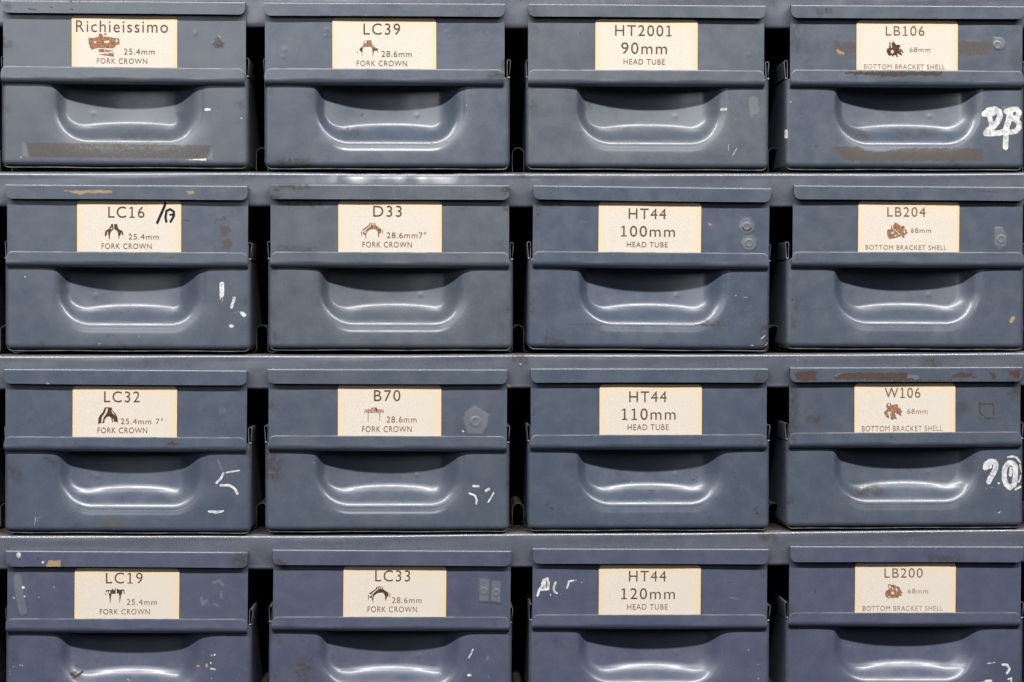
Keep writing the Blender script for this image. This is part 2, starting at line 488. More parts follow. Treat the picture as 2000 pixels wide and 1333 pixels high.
# card pictures: tone, origin, zoom, pieces (l = unprinted spots inside the print)
PICS = {
 (0, 0): ('mid', 135, 25, 9.09, [
   ('m', [(345, 445), (440, 450), (520, 430), (530, 370), (590, 380), (600, 430), (690, 430), (890, 460), (895, 560), (840, 570), (790, 630), (520, 625), (460, 635), (400, 660), (365, 600), (345, 520)]),
   ('l', [(630, 505), (715, 500), (710, 540), (625, 540)]), ('l', [(430, 520), (485, 512), (470, 555)]), ('l', [(840, 470), (870, 500), (845, 540), (825, 500)]),
   ('m', [(525, 650), (620, 650), (800, 680), (620, 700), (525, 695)]), ('m', [(795, 715), (790, 780), (700, 765), (525, 745), (700, 720)]),
   ('l', [(628, 668), (648, 668), (648, 690), (628, 690)]), ('l', [(672, 735), (695, 735), (690, 757), (672, 755)]), ('l', [(690, 670), (700, 672), (700, 690), (690, 690)]),
   ('m', [(610, 370), (665, 370), (650, 410)])]),
 (0, 1): ('mid', 690, 70, 25, [
   ('m', [(510, 250), (870, 215), (900, 380), (960, 480), (1080, 590), (1190, 630), (1200, 720), (1225, 850), (1190, 800), (1150, 720), (1060, 720), (1000, 780), (970, 1040), (950, 900), (930, 640), (880, 560), (820, 525), (560, 535), (490, 570), (450, 650), (445, 880), (435, 1040), (415, 850), (380, 770), (310, 710), (300, 650), (480, 490), (510, 400)]),
   ('l', [(540, 262), (640, 255), (650, 350), (560, 390)]),
   ('d', [(310, 650), (450, 575), (448, 800), (400, 765), (325, 708)]), ('d', [(1050, 655), (1180, 635), (1192, 712), (1065, 712)]),
   ('d', [(935, 620), (1000, 650), (990, 770), (955, 800)]), ('m', [(190, 790), (215, 740), (230, 740), (195, 880), (180, 870)])]),
 (0, 3): ('dark', 1715, 70, 25, [
   ('m', [(555, 310), (680, 400), (700, 370), (705, 250), (830, 370), (880, 460), (990, 430), (1100, 500), (1060, 560), (1000, 600), (1040, 640), (1130, 650), (1170, 730), (1260, 820), (1160, 810), (1100, 740), (1120, 860), (1210, 970), (1050, 920), (940, 850), (930, 900), (975, 1070), (890, 1010), (870, 940), (740, 960), (730, 1050), (690, 1000), (660, 940), (560, 980), (480, 920), (410, 760), (420, 660), (540, 590)]),
   ('l', [(590, 400), (640, 400), (680, 600), (620, 600)]), ('l', [(600, 750), (700, 690), (760, 760), (740, 840), (660, 910), (640, 820)]), ('l', [(1040, 690), (1080, 690), (1070, 740), (1040, 740)])]),
 (1, 0): ('dark', 190, 390, 12.5, [
   ('m', [(340, 600), (385, 600), (395, 720), (340, 770), (310, 840), (300, 1000), (265, 830), (262, 770), (235, 790), (235, 850), (190, 910), (190, 800), (200, 765), (290, 710), (330, 650)]),
   ('m', [(412, 600), (487, 600), (500, 680), (540, 735), (610, 765), (635, 820), (637, 890), (600, 840), (590, 780), (570, 850), (545, 880), (530, 985), (515, 880), (505, 800), (480, 750), (415, 725)]),
   ('l', [(325, 715), (350, 690), (370, 715), (330, 735)])]),
 (1, 1): ('mid', 695, 428, 25, CROWN33),
 (1, 3): ('mid', 1715, 425, 25, [
   ('m', [(820, 220), (860, 280), (910, 250), (1000, 340), (1140, 440), (1220, 400), (1310, 470), (1300, 520), (1160, 550), (1180, 580), (1370, 580), (1390, 660), (1450, 740), (1290, 860), (1270, 1000), (1200, 970), (1120, 880), (940, 970), (740, 1010), (570, 1050), (470, 920), (430, 740), (460, 600), (640, 560), (630, 400), (760, 360)]),
   ('l', [(640, 730), (760, 680), (720, 830), (650, 790)]), ('l', [(1240, 630), (1300, 630), (1310, 720), (1270, 830)]), ('l', [(800, 880), (920, 860), (860, 920), (800, 920)]),
   ('l', [(745, 540), (1085, 840), (1055, 850), (735, 570)]), ('l', [(670, 400), (740, 390), (730, 520), (670, 530)])]),
 (2, 0): ('dark', 180, 790, 25, [
   ('m', [(610, 150), (950, 150), (990, 290), (1150, 460), (1220, 600), (1250, 760), (1245, 930), (1200, 830), (1085, 860), (1060, 740), (990, 640), (1025, 870), (985, 870), (950, 720), (900, 620), (850, 580), (760, 585), (680, 640), (610, 750), (590, 900), (505, 900), (450, 890), (350, 920), (290, 1000), (310, 700), (360, 560), (540, 360)]),
   ('l', [(700, 190), (770, 190), (750, 350), (690, 470), (560, 650), (512, 895), (455, 885), (480, 640), (560, 520), (640, 400)]),
   ('l', [(930, 280), (960, 300), (1060, 440), (1150, 560), (1000, 440)])]),
 (2, 1): ('pale', 700, 790, 25, [
   ('m', [(300, 240), (600, 235), (650, 150), (750, 150), (755, 400), (510, 390), (500, 480), (490, 880), (468, 880), (466, 480), (440, 370), (320, 370), (285, 470), (300, 300)]),
   ('m', [(800, 150), (890, 150), (920, 240), (1220, 240), (1240, 450), (1180, 370), (1090, 370), (1060, 480), (1055, 740), (1075, 870), (1030, 740), (1010, 480), (990, 395), (780, 400), (770, 260)]),
   ('d', [(800, 150), (890, 150), (920, 250), (900, 380), (870, 370), (860, 250), (800, 200)]), ('d', [(790, 250), (830, 260), (820, 320), (790, 320)])]),
 (2, 3): ('mid', 1715, 780, 25, [
   ('m', [(405, 220), (480, 190), (640, 200), (640, 300), (700, 290), (800, 260), (900, 230), (980, 290), (950, 370), (1080, 450), (1190, 640), (1080, 650), (1150, 820), (990, 730), (900, 680), (840, 790), (920, 970), (800, 930), (690, 1010), (610, 920), (600, 760), (630, 610), (540, 580), (460, 650), (540, 820), (530, 950), (400, 850), (280, 630), (450, 470), (410, 340)]),
   ('l', [(470, 240), (570, 230), (570, 330), (500, 340)]), ('l', [(640, 440), (700, 560), (650, 560)]), ('l', [(800, 700), (890, 670), (830, 780)])]),
 (3, 0): ('dark', 195, 1142, 25, [
   ('m', [(600, 220), (650, 200), (660, 270), (720, 280), (740, 190), (770, 190), (775, 440), (590, 445), (570, 470), (540, 620), (510, 960), (470, 560), (430, 450), (400, 330), (330, 310), (300, 400), (285, 380), (290, 280), (570, 270)]),
   ('m', [(820, 190), (900, 230), (920, 250), (1190, 245), (1220, 460), (1180, 420), (1150, 290), (1100, 290), (1090, 420), (1040, 500), (1000, 720), (965, 940), (945, 500), (930, 440), (840, 440)]),
   ('m', [(270, 460), (320, 450), (270, 540)]), ('l', [(450, 320), (510, 320), (520, 450), (460, 440)]), ('l', [(945, 560), (985, 570), (960, 620)]), ('l', [(950, 690), (985, 690), (962, 730)])]),
 (3, 1): ('mid', 705 + 4, 1138 + 0.4, 25, CROWN33),
 (3, 3): ('mid', 1715, 1132, 25, [
   ('m', [(480, 240), (600, 240), (690, 300), (740, 190), (790, 310), (860, 270), (880, 350), (940, 330), (1060, 400), (1110, 540), (1220, 670), (1120, 690), (1160, 800), (1000, 790), (1000, 890), (880, 880), (820, 870), (720, 920), (640, 880), (530, 930), (440, 890), (360, 800), (340, 680), (380, 560), (520, 490)]),
   ('l', [(520, 300), (590, 290), (620, 400), (570, 470), (530, 400)]), ('l', [(600, 660), (720, 590), (780, 640), (740, 750), (650, 690)]), ('l', [(850, 430), (890, 410), (950, 520), (920, 600), (860, 560)]),
   ('l', [(460, 870), (570, 820), (600, 850), (520, 889)]), ('l', [(660, 420), (710, 370), (720, 440), (700, 540)])]),
}
PICS[(3, 1)] = ('dark',) + PICS[(3, 1)][1:]

# wear and writing, in the zoomed measuring grid of each drawer; radius in units
P_, L_ = 'poly', 'line'
MARKS = {
 (0, 0): [('white', L_, [(1432, 765), (1462, 764)], 2.6), ('white', L_, [(1684, 826)], 1.4), ('white', L_, [(146, 1097)], 1.5),
          ('white', P_, [(1280, 1117), (1440, 1106), (1436, 1121)], 0), ('res', P_, [(180, 990), (1485, 1010), (1440, 1112), (205, 1105)], 0, .70),
          ('grey', P_, [(146, 990), (180, 990), (204, 1105), (150, 1098)], 0, .6), ('grey', P_, [(1485, 1012), (1490, 1120), (1440, 1120)], 0, .7),
          ('rust', L_, [(500, 12)], 1.8), ('rust', L_, [(505, 66)], 2.2), ('rust', L_, [(350, 48), (365, 55)], 1.2), ('rust', L_, [(610, 15)], 1.4), ('rust', L_, [(190, 62), (260, 70)], .8),
          ('res', P_, [(1522, 250), (1562, 295), (1555, 330), (1500, 328), (1482, 305), (1500, 262)], 0, 1), ('grime', L_, [(25, 290), (40, 310)], 7, .8),
          ('grime', L_, [(880, 945), (1150, 960)], 6, .5)],
 (0, 1): [('tan', L_, [(1296, 998)], 3.2), ('grime', L_, [(250, 1135), (430, 1140)], 7, 1), ('rust', L_, [(805, 790)], 1.6),
          ('grime', L_, [(700, 910), (760, 915)], 6, .8), ('rust', L_, [(1398, 994)], 1.1), ('white', L_, [(1830, 90)], 1.0), ('grime', L_, [(1720, 530), (1790, 540)], 6, .9),
          ('white', L_, [(1585, 648)], 1.0), ('white', L_, [(1540, 735)], .9)],
 (0, 2): [('white', L_, [(1538, 764), (1562, 763)], 2.8), ('grey', L_, [(1755, 705), (1762, 765)], 9, 1.2), ('white', L_, [(1748, 690), (1742, 740), (1750, 800)], 1.2, .62), ('grey', L_, [(1742, 790), (1745, 815)], 2), ('white', L_, [(1752, 700), (1748, 760)], 1.6, .62),
          ('white', L_, [(1640, 1035), (1628, 1055), (1610, 1088)], .7), ('white', L_, [(1580, 1005), (1580, 1060)], .6), ('white', L_, [(1630, 833)], 1.0),
          ('rust', L_, [(550, 228), (545, 245)], .9), ('tan', L_, [(1705, 325)], 1.2), ('grime', L_, [(610, 700), (610, 740)], 5, .9), ('rust', L_, [(300, 368)], 1.2)],
 (0, 3): [('white', L_, [(342, 915), (342, 955)], 3.0), ('white', L_, [(373, 712)], 1.5),
          ('res', P_, [(668, 280), (700, 275), (722, 300), (760, 290), (836, 285), (836, 380), (750, 395), (720, 372), (668, 375)], 0, .76),
          ('res', P_, [(1538, 278), (1700, 290), (1740, 282), (1790, 302), (1780, 340), (1740, 390), (1600, 395), (1538, 390)], 0, .76),
          ('tan', P_, [(675, 350), (700, 340), (760, 370), (745, 390), (700, 380)], 0, .62),
          ('rust', P_, [(715, 502), (1435, 500), (1420, 533), (1200, 528), (1100, 540), (900, 525), (770, 518)], 0, .95),
          ('res', P_, [(640, 1020), (860, 1018), (880, 1040), (1000, 1055), (1200, 1030), (1725, 1030), (1715, 1080), (1735, 1135), (1400, 1130), (1050, 1133), (780, 1130), (720, 1108), (680, 1050)], 0, .80),
          ('rust', L_, [(545, 1022), (565, 1022)], 1.3), ('grime', L_, [(400, 200), (400, 330)], 9, .6), ('grime', L_, [(840, 910), (900, 935)], 6, .9), ('grime', L_, [(1150, 925), (1400, 915)], 6, .6),
          ('rust', L_, [(620, 60), (622, 95)], 1.2), ('grime', L_, [(570, 85), (640, 80)], 5, .6), ('grime', L_, [(1940, 420), (1960, 380)], 9, .5), ('grey', L_, [(1825, 305)], 12, .8),
          *[('white', L_, zc(3, 0, 1900, 190, 12.12, p), rr_) for p, rr_ in (
              ([(280, 400), (380, 310), (520, 285), (625, 345), (645, 470), (590, 580), (490, 700), (360, 790), (315, 860), (450, 865), (640, 850), (780, 800)], 5.6), ([(400, 440), (430, 600), (450, 700)], 4.6), ([(340, 400), (480, 370)], 6),
              ([(790, 340), (900, 300), (1040, 285), (1105, 370), (1060, 470), (900, 520)], 5.2), ([(880, 390), (850, 560), (790, 740)], 6), ([(1000, 520), (1095, 620), (1100, 720), (1010, 810), (900, 830)], 5.2), ([(790, 780), (775, 1190)], 5.4))],
          ('grey', L_, [(1855, 752), (1885, 752)], 3)],
 (1, 0): [('tan', P_, [(408, 113), (510, 118), (700, 113), (790, 120), (785, 134), (700, 135), (600, 133), (562, 144), (520, 136), (480, 123)], 0),
          ('tan', P_, [(1288, 118), (1357, 122), (1350, 142), (1318, 138)], 0), ('tan', L_, [(820, 172), (1060, 172)], .8, .62), ('res', P_, [(1130, 583), (1215, 565), (1212, 590), (1140, 592)], 0),
          ('res', P_, [(1532, 360), (1590, 358), (1618, 390), (1600, 415), (1565, 445), (1535, 430)], 0, 1), ('res', P_, [(1548, 460), (1600, 452), (1632, 490), (1600, 535), (1548, 520)], 0, 1),
          ('rust', L_, [(1500, 345), (1510, 318), (1545, 322), (1560, 295), (1580, 330)], .9), ('rust', L_, [(1490, 380), (1500, 450)], .7, .62), ('rust', L_, [(1280, 325), (1320, 328)], .8),
          ('white', L_, [(1548, 768), (1548, 845)], 4.4), ('white', L_, [(1538, 850), (1535, 885)], .8), ('white', L_, [(1552, 850), (1552, 890)], .8),
          ('white', L_, [(1635, 865), (1615, 930)], 3.4, .8), ('white', L_, [(1610, 940), (1595, 985)], 1.6, .62), ('white', L_, [(1615, 980), (1655, 960), (1690, 965)], 1.5, .7), ('white', L_, [(1690, 975), (1705, 985)], 3.6),
          ('white', L_, [(1608, 1060), (1622, 1062)], 3), ('white', L_, [(695, 1183), (684, 1200)], .8), ('white', L_, [(175, 718)], 1.3), ('grime', L_, [(440, 740)], 4, 1), ('rust', L_, [(887, 912)], 1.2),
          ('rust', L_, [(820, 968), (835, 970)], .8), ('rust', L_, [(740, 1135), (780, 1122), (810, 1138)], .6), ('rust', L_, [(95, 1175), (900, 1190)], .25, .6), ('rust', L_, [(300, 1065), (1400, 1066)], .3, .62)],
 (1, 1): [('grime', L_, [(180, 80), (200, 150)], 9, 1), ('grime', L_, [(200, 75), (420, 90)], 5, .9), ('grime', L_, [(1815, 118)], 7, 1), ('rust', L_, [(1822, 112), (1820, 130)], 1.6), ('grime', L_, [(1820, 200), (1820, 240)], 5, .9),
          ('grime', L_, [(250, 200), (500, 205)], 5, .8), ('grime', L_, [(240, 520), (480, 535)], 5, .7), ('white', L_, [(320, 690), (318, 745)], .5, .6), ('rust', L_, [(1505, 95), (1512, 120)], .7), ('rust', L_, [(270, 940)], 1)],
 (1, 2): [('grey', L_, [(1710, 365)], 15, .85), ('grey', L_, [(1725, 480)], 15, .85), ('tan', P_, [(1440, 345), (1465, 340), (1468, 362), (1440, 362)], 0, .85), ('tan', L_, [(555, 335), (612, 335)], 1.6, .7),
          ('rust', L_, [(1680, 372), (1690, 395), (1725, 395), (1732, 380)], 1.1), ('rust', L_, [(1745, 375), (1742, 398)], 1), ('rust', L_, [(1690, 425), (1745, 425)], .8), ('rust', L_, [(1373, 624)], 2.2),
          ('white', L_, [(1633, 850)], 1.3), ('tan', L_, [(1690, 862), (1712, 860)], 1.6, .8), ('rust', L_, [(480, 1050), (760, 1052)], .5), ('rust', L_, [(1350, 1055), (1500, 1052), (1560, 1058)], .9),
          ('grime', L_, [(1420, 1045), (1500, 1050)], 5, .8), ('grime', L_, [(1845, 1090), (1850, 1180)], 9, .9), ('white', L_, [(1810, 1150), (1840, 1125)], .9), ('white', L_, [(1740, 1198), (1780, 1190)], .8), ('white', L_, [(1840, 1195), (1855, 1180)], .8),
          ('rust', L_, [(310, 1080), (312, 1150)], .8), ('grime', L_, [(310, 1160), (420, 1175)], 4, .8), ('grime', L_, [(235, 200), (400, 210)], 5, .8), ('grime', L_, [(200, 800), (205, 980)], 5, .6), ('grey', L_, [(1735, 925)], 4, .55)],
 (1, 3): [('tan', L_, [(1925, 1005), (1910, 1028)], 4, .85), ('rust', L_, [(383, 880)], 2), ('rust', L_, [(1280, 97), (1350, 98)], .8), ('tan', L_, [(1512, 95)], 1.3), ('rust', L_, [(1690, 120), (1740, 125), (1810, 125)], .9),
          ('grey', P_, [(1790, 370), (1850, 365), (1885, 440), (1880, 500), (1830, 530), (1790, 500)], 0, .66), ('rust', L_, [(700, 72), (730, 74)], .7), ('rust', L_, [(870, 1100), (885, 1115)], .6), ('grime', L_, [(1990, 1100)], 5, .6)],
 (2, 0): [('tan', P_, [(318, 162), (355, 180), (318, 183)], 0, .85), ('rust', L_, [(343, 145)], 1.4), ('rust', P_, [(1158, 606), (1205, 578), (1252, 600), (1245, 608)], 0), ('rust', P_, [(518, 592), (552, 590), (540, 608)], 0), ('tan', L_, [(830, 178), (900, 178)], .9, .7),
          ('res', P_, [(1405, 345), (1445, 330), (1450, 380), (1400, 400)], 0, .75), ('rust', L_, [(1245, 345)], 1.5), ('rust', L_, [(1060, 555), (1090, 557)], 1.2), ('grey', L_, [(1550, 372)], 10, .5), ('rust', L_, [(430, 528), (450, 522)], 1),
          ('white', L_, [(1560, 800), (1540, 840), (1510, 870)], 2.2), ('white', L_, [(1578, 798), (1668, 783)], 1.5), ('white', L_, [(1540, 886), (1600, 886), (1640, 912), (1655, 945)], 2.4), ('grey', L_, [(1520, 710), (1550, 780)], 3, .7), ('white', L_, [(1520, 720), (1550, 790)], .5, .62),
          ('white', P_, [(1445, 1063), (1575, 1062), (1545, 1078), (1500, 1084), (1460, 1078)], 0), ('white', L_, [(250, 1105), (240, 1165)], .7), ('white', L_, [(262, 1120), (282, 1108)], .7), ('white', L_, [(260, 1140), (275, 1130)], .7),
          ('res', P_, [(700, 1103), (870, 1105), (885, 1150), (940, 1178), (660, 1172)], 0, .60), ('rust', L_, [(330, 1180), (1000, 1183), (1400, 1180)], .7, .8), ('rust', L_, [(290, 1062), (1440, 1063)], .35, .7), ('rust', L_, [(838, 972), (845, 985)], 1),
          ('grime', L_, [(80, 780), (110, 820)], 8, .8), ('grime', L_, [(320, 710), (380, 740)], 5, .9), ('grey', L_, [(1610, 165)], 1.6), ('grime', L_, [(1050, 200)], 3, .5)],
 (2, 1): [('grey', P_, [(1600, 332), (1700, 400), (1685, 480), (1655, 530), (1545, 530), (1515, 430), (1530, 380)], 0, .75), ('white', L_, [(1600, 334), (1700, 398)], .6, .75), ('white', L_, [(1702, 405), (1680, 490)], .6, .7), ('white', L_, [(1512, 508), (1520, 512)], 1.4),
          ('white', L_, [(1588, 892), (1624, 893)], 2.2), ('white', L_, [(1560, 943), (1600, 958), (1612, 990), (1607, 1015)], 1.9), ('white', L_, [(1676, 925), (1697, 913)], 2.6), ('white', L_, [(1728, 940), (1712, 972), (1690, 1005)], 1.4),
          ('grime', L_, [(175, 700), (180, 800)], 12, 1), ('grime', L_, [(180, 330)], 5, .7), ('rust', L_, [(345, 560), (350, 640)], .4, .8), ('rust', L_, [(350, 720), (375, 1040)], .4, .75), ('rust', L_, [(365, 100), (367, 150)], .4, .8), ('white', L_, [(475, 730)], .9), ('rust', L_, [(1180, 985)], 1)],
 (2, 2): [('rust', L_, [(300, 942), (325, 945)], 2), ('rust', L_, [(305, 1018), (340, 1020)], 2), ('rust', L_, [(325, 1048), (365, 1048)], 3), ('rust', L_, [(715, 998), (740, 1005)], 2.6), ('rust', L_, [(1345, 855), (1375, 862)], 2.2), ('rust', L_, [(1760, 1060), (1785, 1082)], 4),
          ('rust', L_, [(1805, 1104), (1818, 1108)], 2), ('rust', L_, [(1435, 1105), (1475, 1112)], 1.8), ('rust', L_, [(222, 365), (222, 400)], 2.4, .9), ('rust', L_, [(1035, 932), (1075, 935)], 1.2), ('rust', L_, [(1810, 1010)], 2, .8), ('rust', L_, [(1555, 968)], 1.2), ('rust', L_, [(1650, 900)], 1.5, .8),
          ('rust', L_, [(522, 328), (514, 410)], .7, .62), ('rust', L_, [(560, 322), (553, 405)], .7, .62), ('rust', L_, [(515, 372), (560, 366)], .6, .6), ('rust', L_, [(585, 322), (640, 314)], .6, .6), ('rust', L_, [(612, 320), (606, 405)], .7, .62), ('white', L_, [(430, 245), (620, 250)], .5, .56), ('white', L_, [(430, 275), (600, 285)], .5, .58), ('white', L_, [(1640, 270), (1625, 350)], .7, .75), ('white', L_, [(1670, 225), (1655, 240)], .6, .7), ('white', L_, [(300, 375), (630, 375), (670, 350)], .4, .54),
          ('rust', L_, [(1748, 95), (1760, 130), (1758, 152)], .6), ('grime', L_, [(1790, 110), (1800, 150)], 5, .8), ('white', L_, [(1620, 758), (1700, 752), (1750, 775)], .5, .6), ('rust', L_, [(1760, 1168), (1775, 1182)], .9), ('grime', L_, [(480, 740)], 6, .6), ('grime', L_, [(1640, 930)], 7, .5), ('rust', L_, [(1010, 1132), (1025, 1130)], 1),
          ('grime', L_, [(1790, 590), (1810, 600)], 6, .7)],
 (2, 3): [('rust', P_, [(405, 108), (430, 92), (580, 86), (555, 100), (550, 158), (470, 162), (402, 152)], 0, .92), ('rust', P_, [(660, 140), (730, 104), (1180, 102), (1190, 138), (1260, 148), (1500, 152), (1100, 158), (900, 150), (700, 150)], 0, 1),
          ('rust', P_, [(1470, 128), (1550, 100), (1645, 104), (1640, 128), (1690, 134), (1500, 138)], 0, .95), ('rust', P_, [(1760, 100), (1798, 106), (1805, 150), (1780, 145)], 0), ('rust', P_, [(1888, 82), (1975, 82), (1970, 145), (1905, 125)], 0, .9), ('grey', L_, [(700, 130), (1250, 135)], 7, .6),
          ('rust', L_, [(1692, 305), (1690, 370), (1715, 408), (1750, 422), (1800, 418)], 1.7, 1), ('rust', L_, [(1700, 322), (1785, 318), (1790, 395)], 1.6, 1), ('rust', L_, [(1715, 268), (1760, 256), (1808, 262)], .9, .9), ('rust', L_, [(1715, 250), (1790, 255), (1840, 330)], .5, .6), ('res', P_, [(1685, 300), (1700, 300), (1700, 330), (1780, 325), (1788, 390), (1770, 412), (1730, 415), (1690, 385)], 0, .52), ('rust', L_, [(1640, 262), (1670, 292)], .6), ('grime', L_, [(1935, 180), (1935, 230)], 8, 1),
          ('grime', L_, [(390, 220), (380, 520)], 7, .9), ('grime', L_, [(500, 430), (560, 430)], 5, .9), ('grime', L_, [(1570, 345)], 6, .6), ('rust', L_, [(1075, 555)], 1.8), ('rust', L_, [(492, 1050), (490, 1140)], .7, .9), ('rust', L_, [(350, 780), (345, 830)], 1, .7),
          ('grime', L_, [(830, 935), (1000, 930)], 7, .9), ('white', L_, [(1820, 1080), (1835, 1072)], .8), ('white', L_, [(1905, 1110), (1905, 1135)], .9, .8), ('white', L_, [(1920, 1120), (1922, 1135)], .7, .8), ('rust', L_, [(1930, 1060), (1930, 1100)], .6),
          *[('white', L_, zc(3, 2, 1900, 870, 13.33, p), rr_, k_) for p, rr_, k_ in (
              ([(330, 590), (350, 500), (450, 420), (560, 430), (610, 520), (580, 640), (520, 760), (440, 900), (420, 950)], 5.2, 1), ([(430, 540)], 6, 1), ([(950, 450), (850, 560), (815, 700), (825, 900), (870, 1020), (960, 1110), (1080, 1020), (1110, 800), (1115, 560), (1050, 470), (950, 450)], 5.0, 1),
              ([(1000, 600), (980, 780)], 3.6, .85), ([(920, 310), (1050, 290), (1150, 330), (1240, 440)], 4, .56), ([(1230, 500), (1270, 700)], 2.6, .7), ([(1260, 780), (1200, 960)], 2.6, .75), ([(1240, 1080), (1120, 1150)], 2.6, .85), ([(680, 990)], 2.8, .9), ([(500, 1100)], 1.9, .8), ([(340, 1110), (370, 1120)], 1.3, .8), ([(340, 1020), (640, 1010)], .9, .6))]],
 (3, 0): [('white', L_, [(130, 298), (131, 306)], 4.2), ('white', L_, [(298, 352)], 2.6), ('white', L_, [(163, 528)], 3.2, .9), ('white', L_, [(172, 590)], 2.3, .9), ('white', L_, [(97, 600)], 2, .9), ('white', L_, [(240, 567)], 1.2), ('white', L_, [(272, 597)], 1.3), ('white', L_, [(376, 525)], 1.3), ('white', L_, [(270, 530), (295, 520)], .7, .7),
          ('grey', L_, [(120, 460), (140, 600), (160, 690)], 9, .66), ('white', L_, [(105, 680), (140, 705), (180, 695)], .6, .6),
          ('tan', P_, [(320, 370), (340, 338), (425, 336), (425, 386), (322, 386)], 0, .8), ('rust', L_, [(255, 315), (285, 320)], 2.2, .85), ('grime', L_, [(1680, 340)], 12, 1), ('grime', L_, [(1700, 300)], 6, .8),
          ('grey', L_, [(1490, 495), (1530, 480), (1555, 510)], 3, .9), ('grey', L_, [(1545, 560), (1545, 600)], 2.4, .9), ('grey', L_, [(1405, 600), (1415, 645), (1440, 620)], 3.4, .9), ('grey', L_, [(1490, 640), (1520, 655)], 3, .7),
          ('white', L_, [(1495, 998)], 2.3, .85), ('white', L_, [(1475, 1000), (1475, 1006)], 1), ('tan', L_, [(1440, 1068), (1440, 1080)], 2.8, .9), ('tan', L_, [(1372, 1080), (1385, 1080)], 2.4, .85), ('white', L_, [(1470, 1055)], 1.6), ('white', L_, [(1472, 1094), (1500, 1100)], 1.7),
          ('white', L_, [(155, 1072)], 1.2), ('white', L_, [(140, 1070)], 1), ('white', L_, [(95, 1080)], 1), ('white', L_, [(68, 1113)], 1.2), ('white', L_, [(68, 1135)], 1.2), ('white', L_, [(1474, 1163)], 1.2), ('white', L_, [(1650, 1165)], 1.1), ('rust', L_, [(490, 1140), (520, 1160), (560, 1130)], 3, .8), ('grime', L_, [(520, 1150)], 7, 1)],
 (3, 1): [('rust', L_, [(418, 352)], 1.6), ('rust', L_, [(438, 354)], 1.6), ('grime', L_, [(215, 355), (260, 370)], 5, 1), ('rust', L_, [(255, 345), (255, 362)], .6), ('rust', L_, [(612, 370)], 1.1), ('grime', L_, [(400, 1110)], 15, .9), ('white', L_, [(180, 900), (240, 950)], .5, .7),
          ('grey', P_, [(1625, 462), (1705, 475), (1700, 632), (1620, 625)], 0, .6), ('grey', P_, [(1712, 485), (1785, 490), (1780, 642), (1705, 625)], 0, .6), ('rust', L_, [(1625, 470), (1618, 560), (1618, 625)], .5, .8), ('rust', L_, [(1625, 628), (1690, 636)], .7), ('rust', L_, [(1715, 640), (1780, 648)], .8), ('white', L_, [(1625, 462), (1705, 480)], .4, .7),
          ('white', L_, [(1585, 960), (1575, 985), (1555, 1020)], 1.5), ('grey', L_, [(1690, 1010), (1683, 1030)], 2.6, .95), ('white', L_, [(1705, 958), (1735, 955)], .9, .62), ('white', L_, [(1552, 1140), (1566, 1140)], 2.4), ('grey', L_, [(1693, 1140), (1693, 1165)], 1.5), ('grey', L_, [(1450, 690), (1510, 692)], 1.6, .7), ('rust', L_, [(1222, 1105)], 1)],
 (3, 2): [('white', L_, [(250, 585), (262, 545), (278, 520), (290, 475), (318, 465), (328, 500), (322, 540)], 2.2, 1), ('white', L_, [(270, 545), (325, 540)], 2.4, .85), ('white', L_, [(300, 490), (300, 530)], 3.2, .8), ('white', L_, [(375, 492), (362, 530), (368, 558), (385, 568)], 2.0, 1), ('white', L_, [(340, 575), (342, 585)], .9), ('white', L_, [(400, 572), (418, 572)], 1.4, .8),
          ('white', L_, [(470, 485), (455, 532)], 1.9, .95), ('white', L_, [(465, 485), (500, 480)], 1.9, .95), ('white', L_, [(515, 470), (520, 488)], 1.2, .8), ('white', L_, [(558, 492)], 1.7, .85), ('white', L_, [(490, 528)], 1.0, .8),
          ('rust', L_, [(1580, 495), (1597, 520)], 2.2), ('rust', L_, [(1690, 520)], 1), ('grey', L_, [(1600, 500), (1640, 470), (1690, 510)], 1.4, .7), ('grey', L_, [(1595, 600), (1650, 608)], 2.6, .75), ('rust', L_, [(1395, 318), (1398, 360)], .7), ('rust', L_, [(1485, 335), (1498, 350)], 1.4, .7), ('rust', L_, [(250, 312)], 1),
          ('rust', L_, [(218, 1120)], 1.4), ('white', L_, [(1720, 965)], 1), ('grey', L_, [(1475, 685)], 2), ('white', L_, [(1540, 1112), (1700, 1080)], .4, .56), ('white', L_, [(1790, 1165)], 1), ('grime', L_, [(390, 900), (430, 920)], 6, .5)],
 (3, 3): [('white', L_, [(1745, 1058), (1795, 1052)], 1.5, .85), ('white', L_, [(1850, 1066), (1880, 1066), (1900, 1095), (1882, 1125)], 2.4), ('white', L_, [(1735, 1180), (1770, 1178)], 2.4), ('white', L_, [(1890, 1168), (1912, 1160), (1910, 1189)], 1.6), ('white', L_, [(1700, 1186), (1740, 1186)], 1.5, .8),
          ('rust', L_, [(545, 560)], 1.8), ('white', L_, [(1060, 745)], 1), ('rust', L_, [(670, 980)], 1.3), ('white', L_, [(75, 965)], 1), ('white', L_, [(150, 1175), (170, 1185)], .8, .7), ('grime', L_, [(1350, 325), (1550, 330)], 5, .7), ('grime', L_, [(345, 1120)], 6, .7)],
}
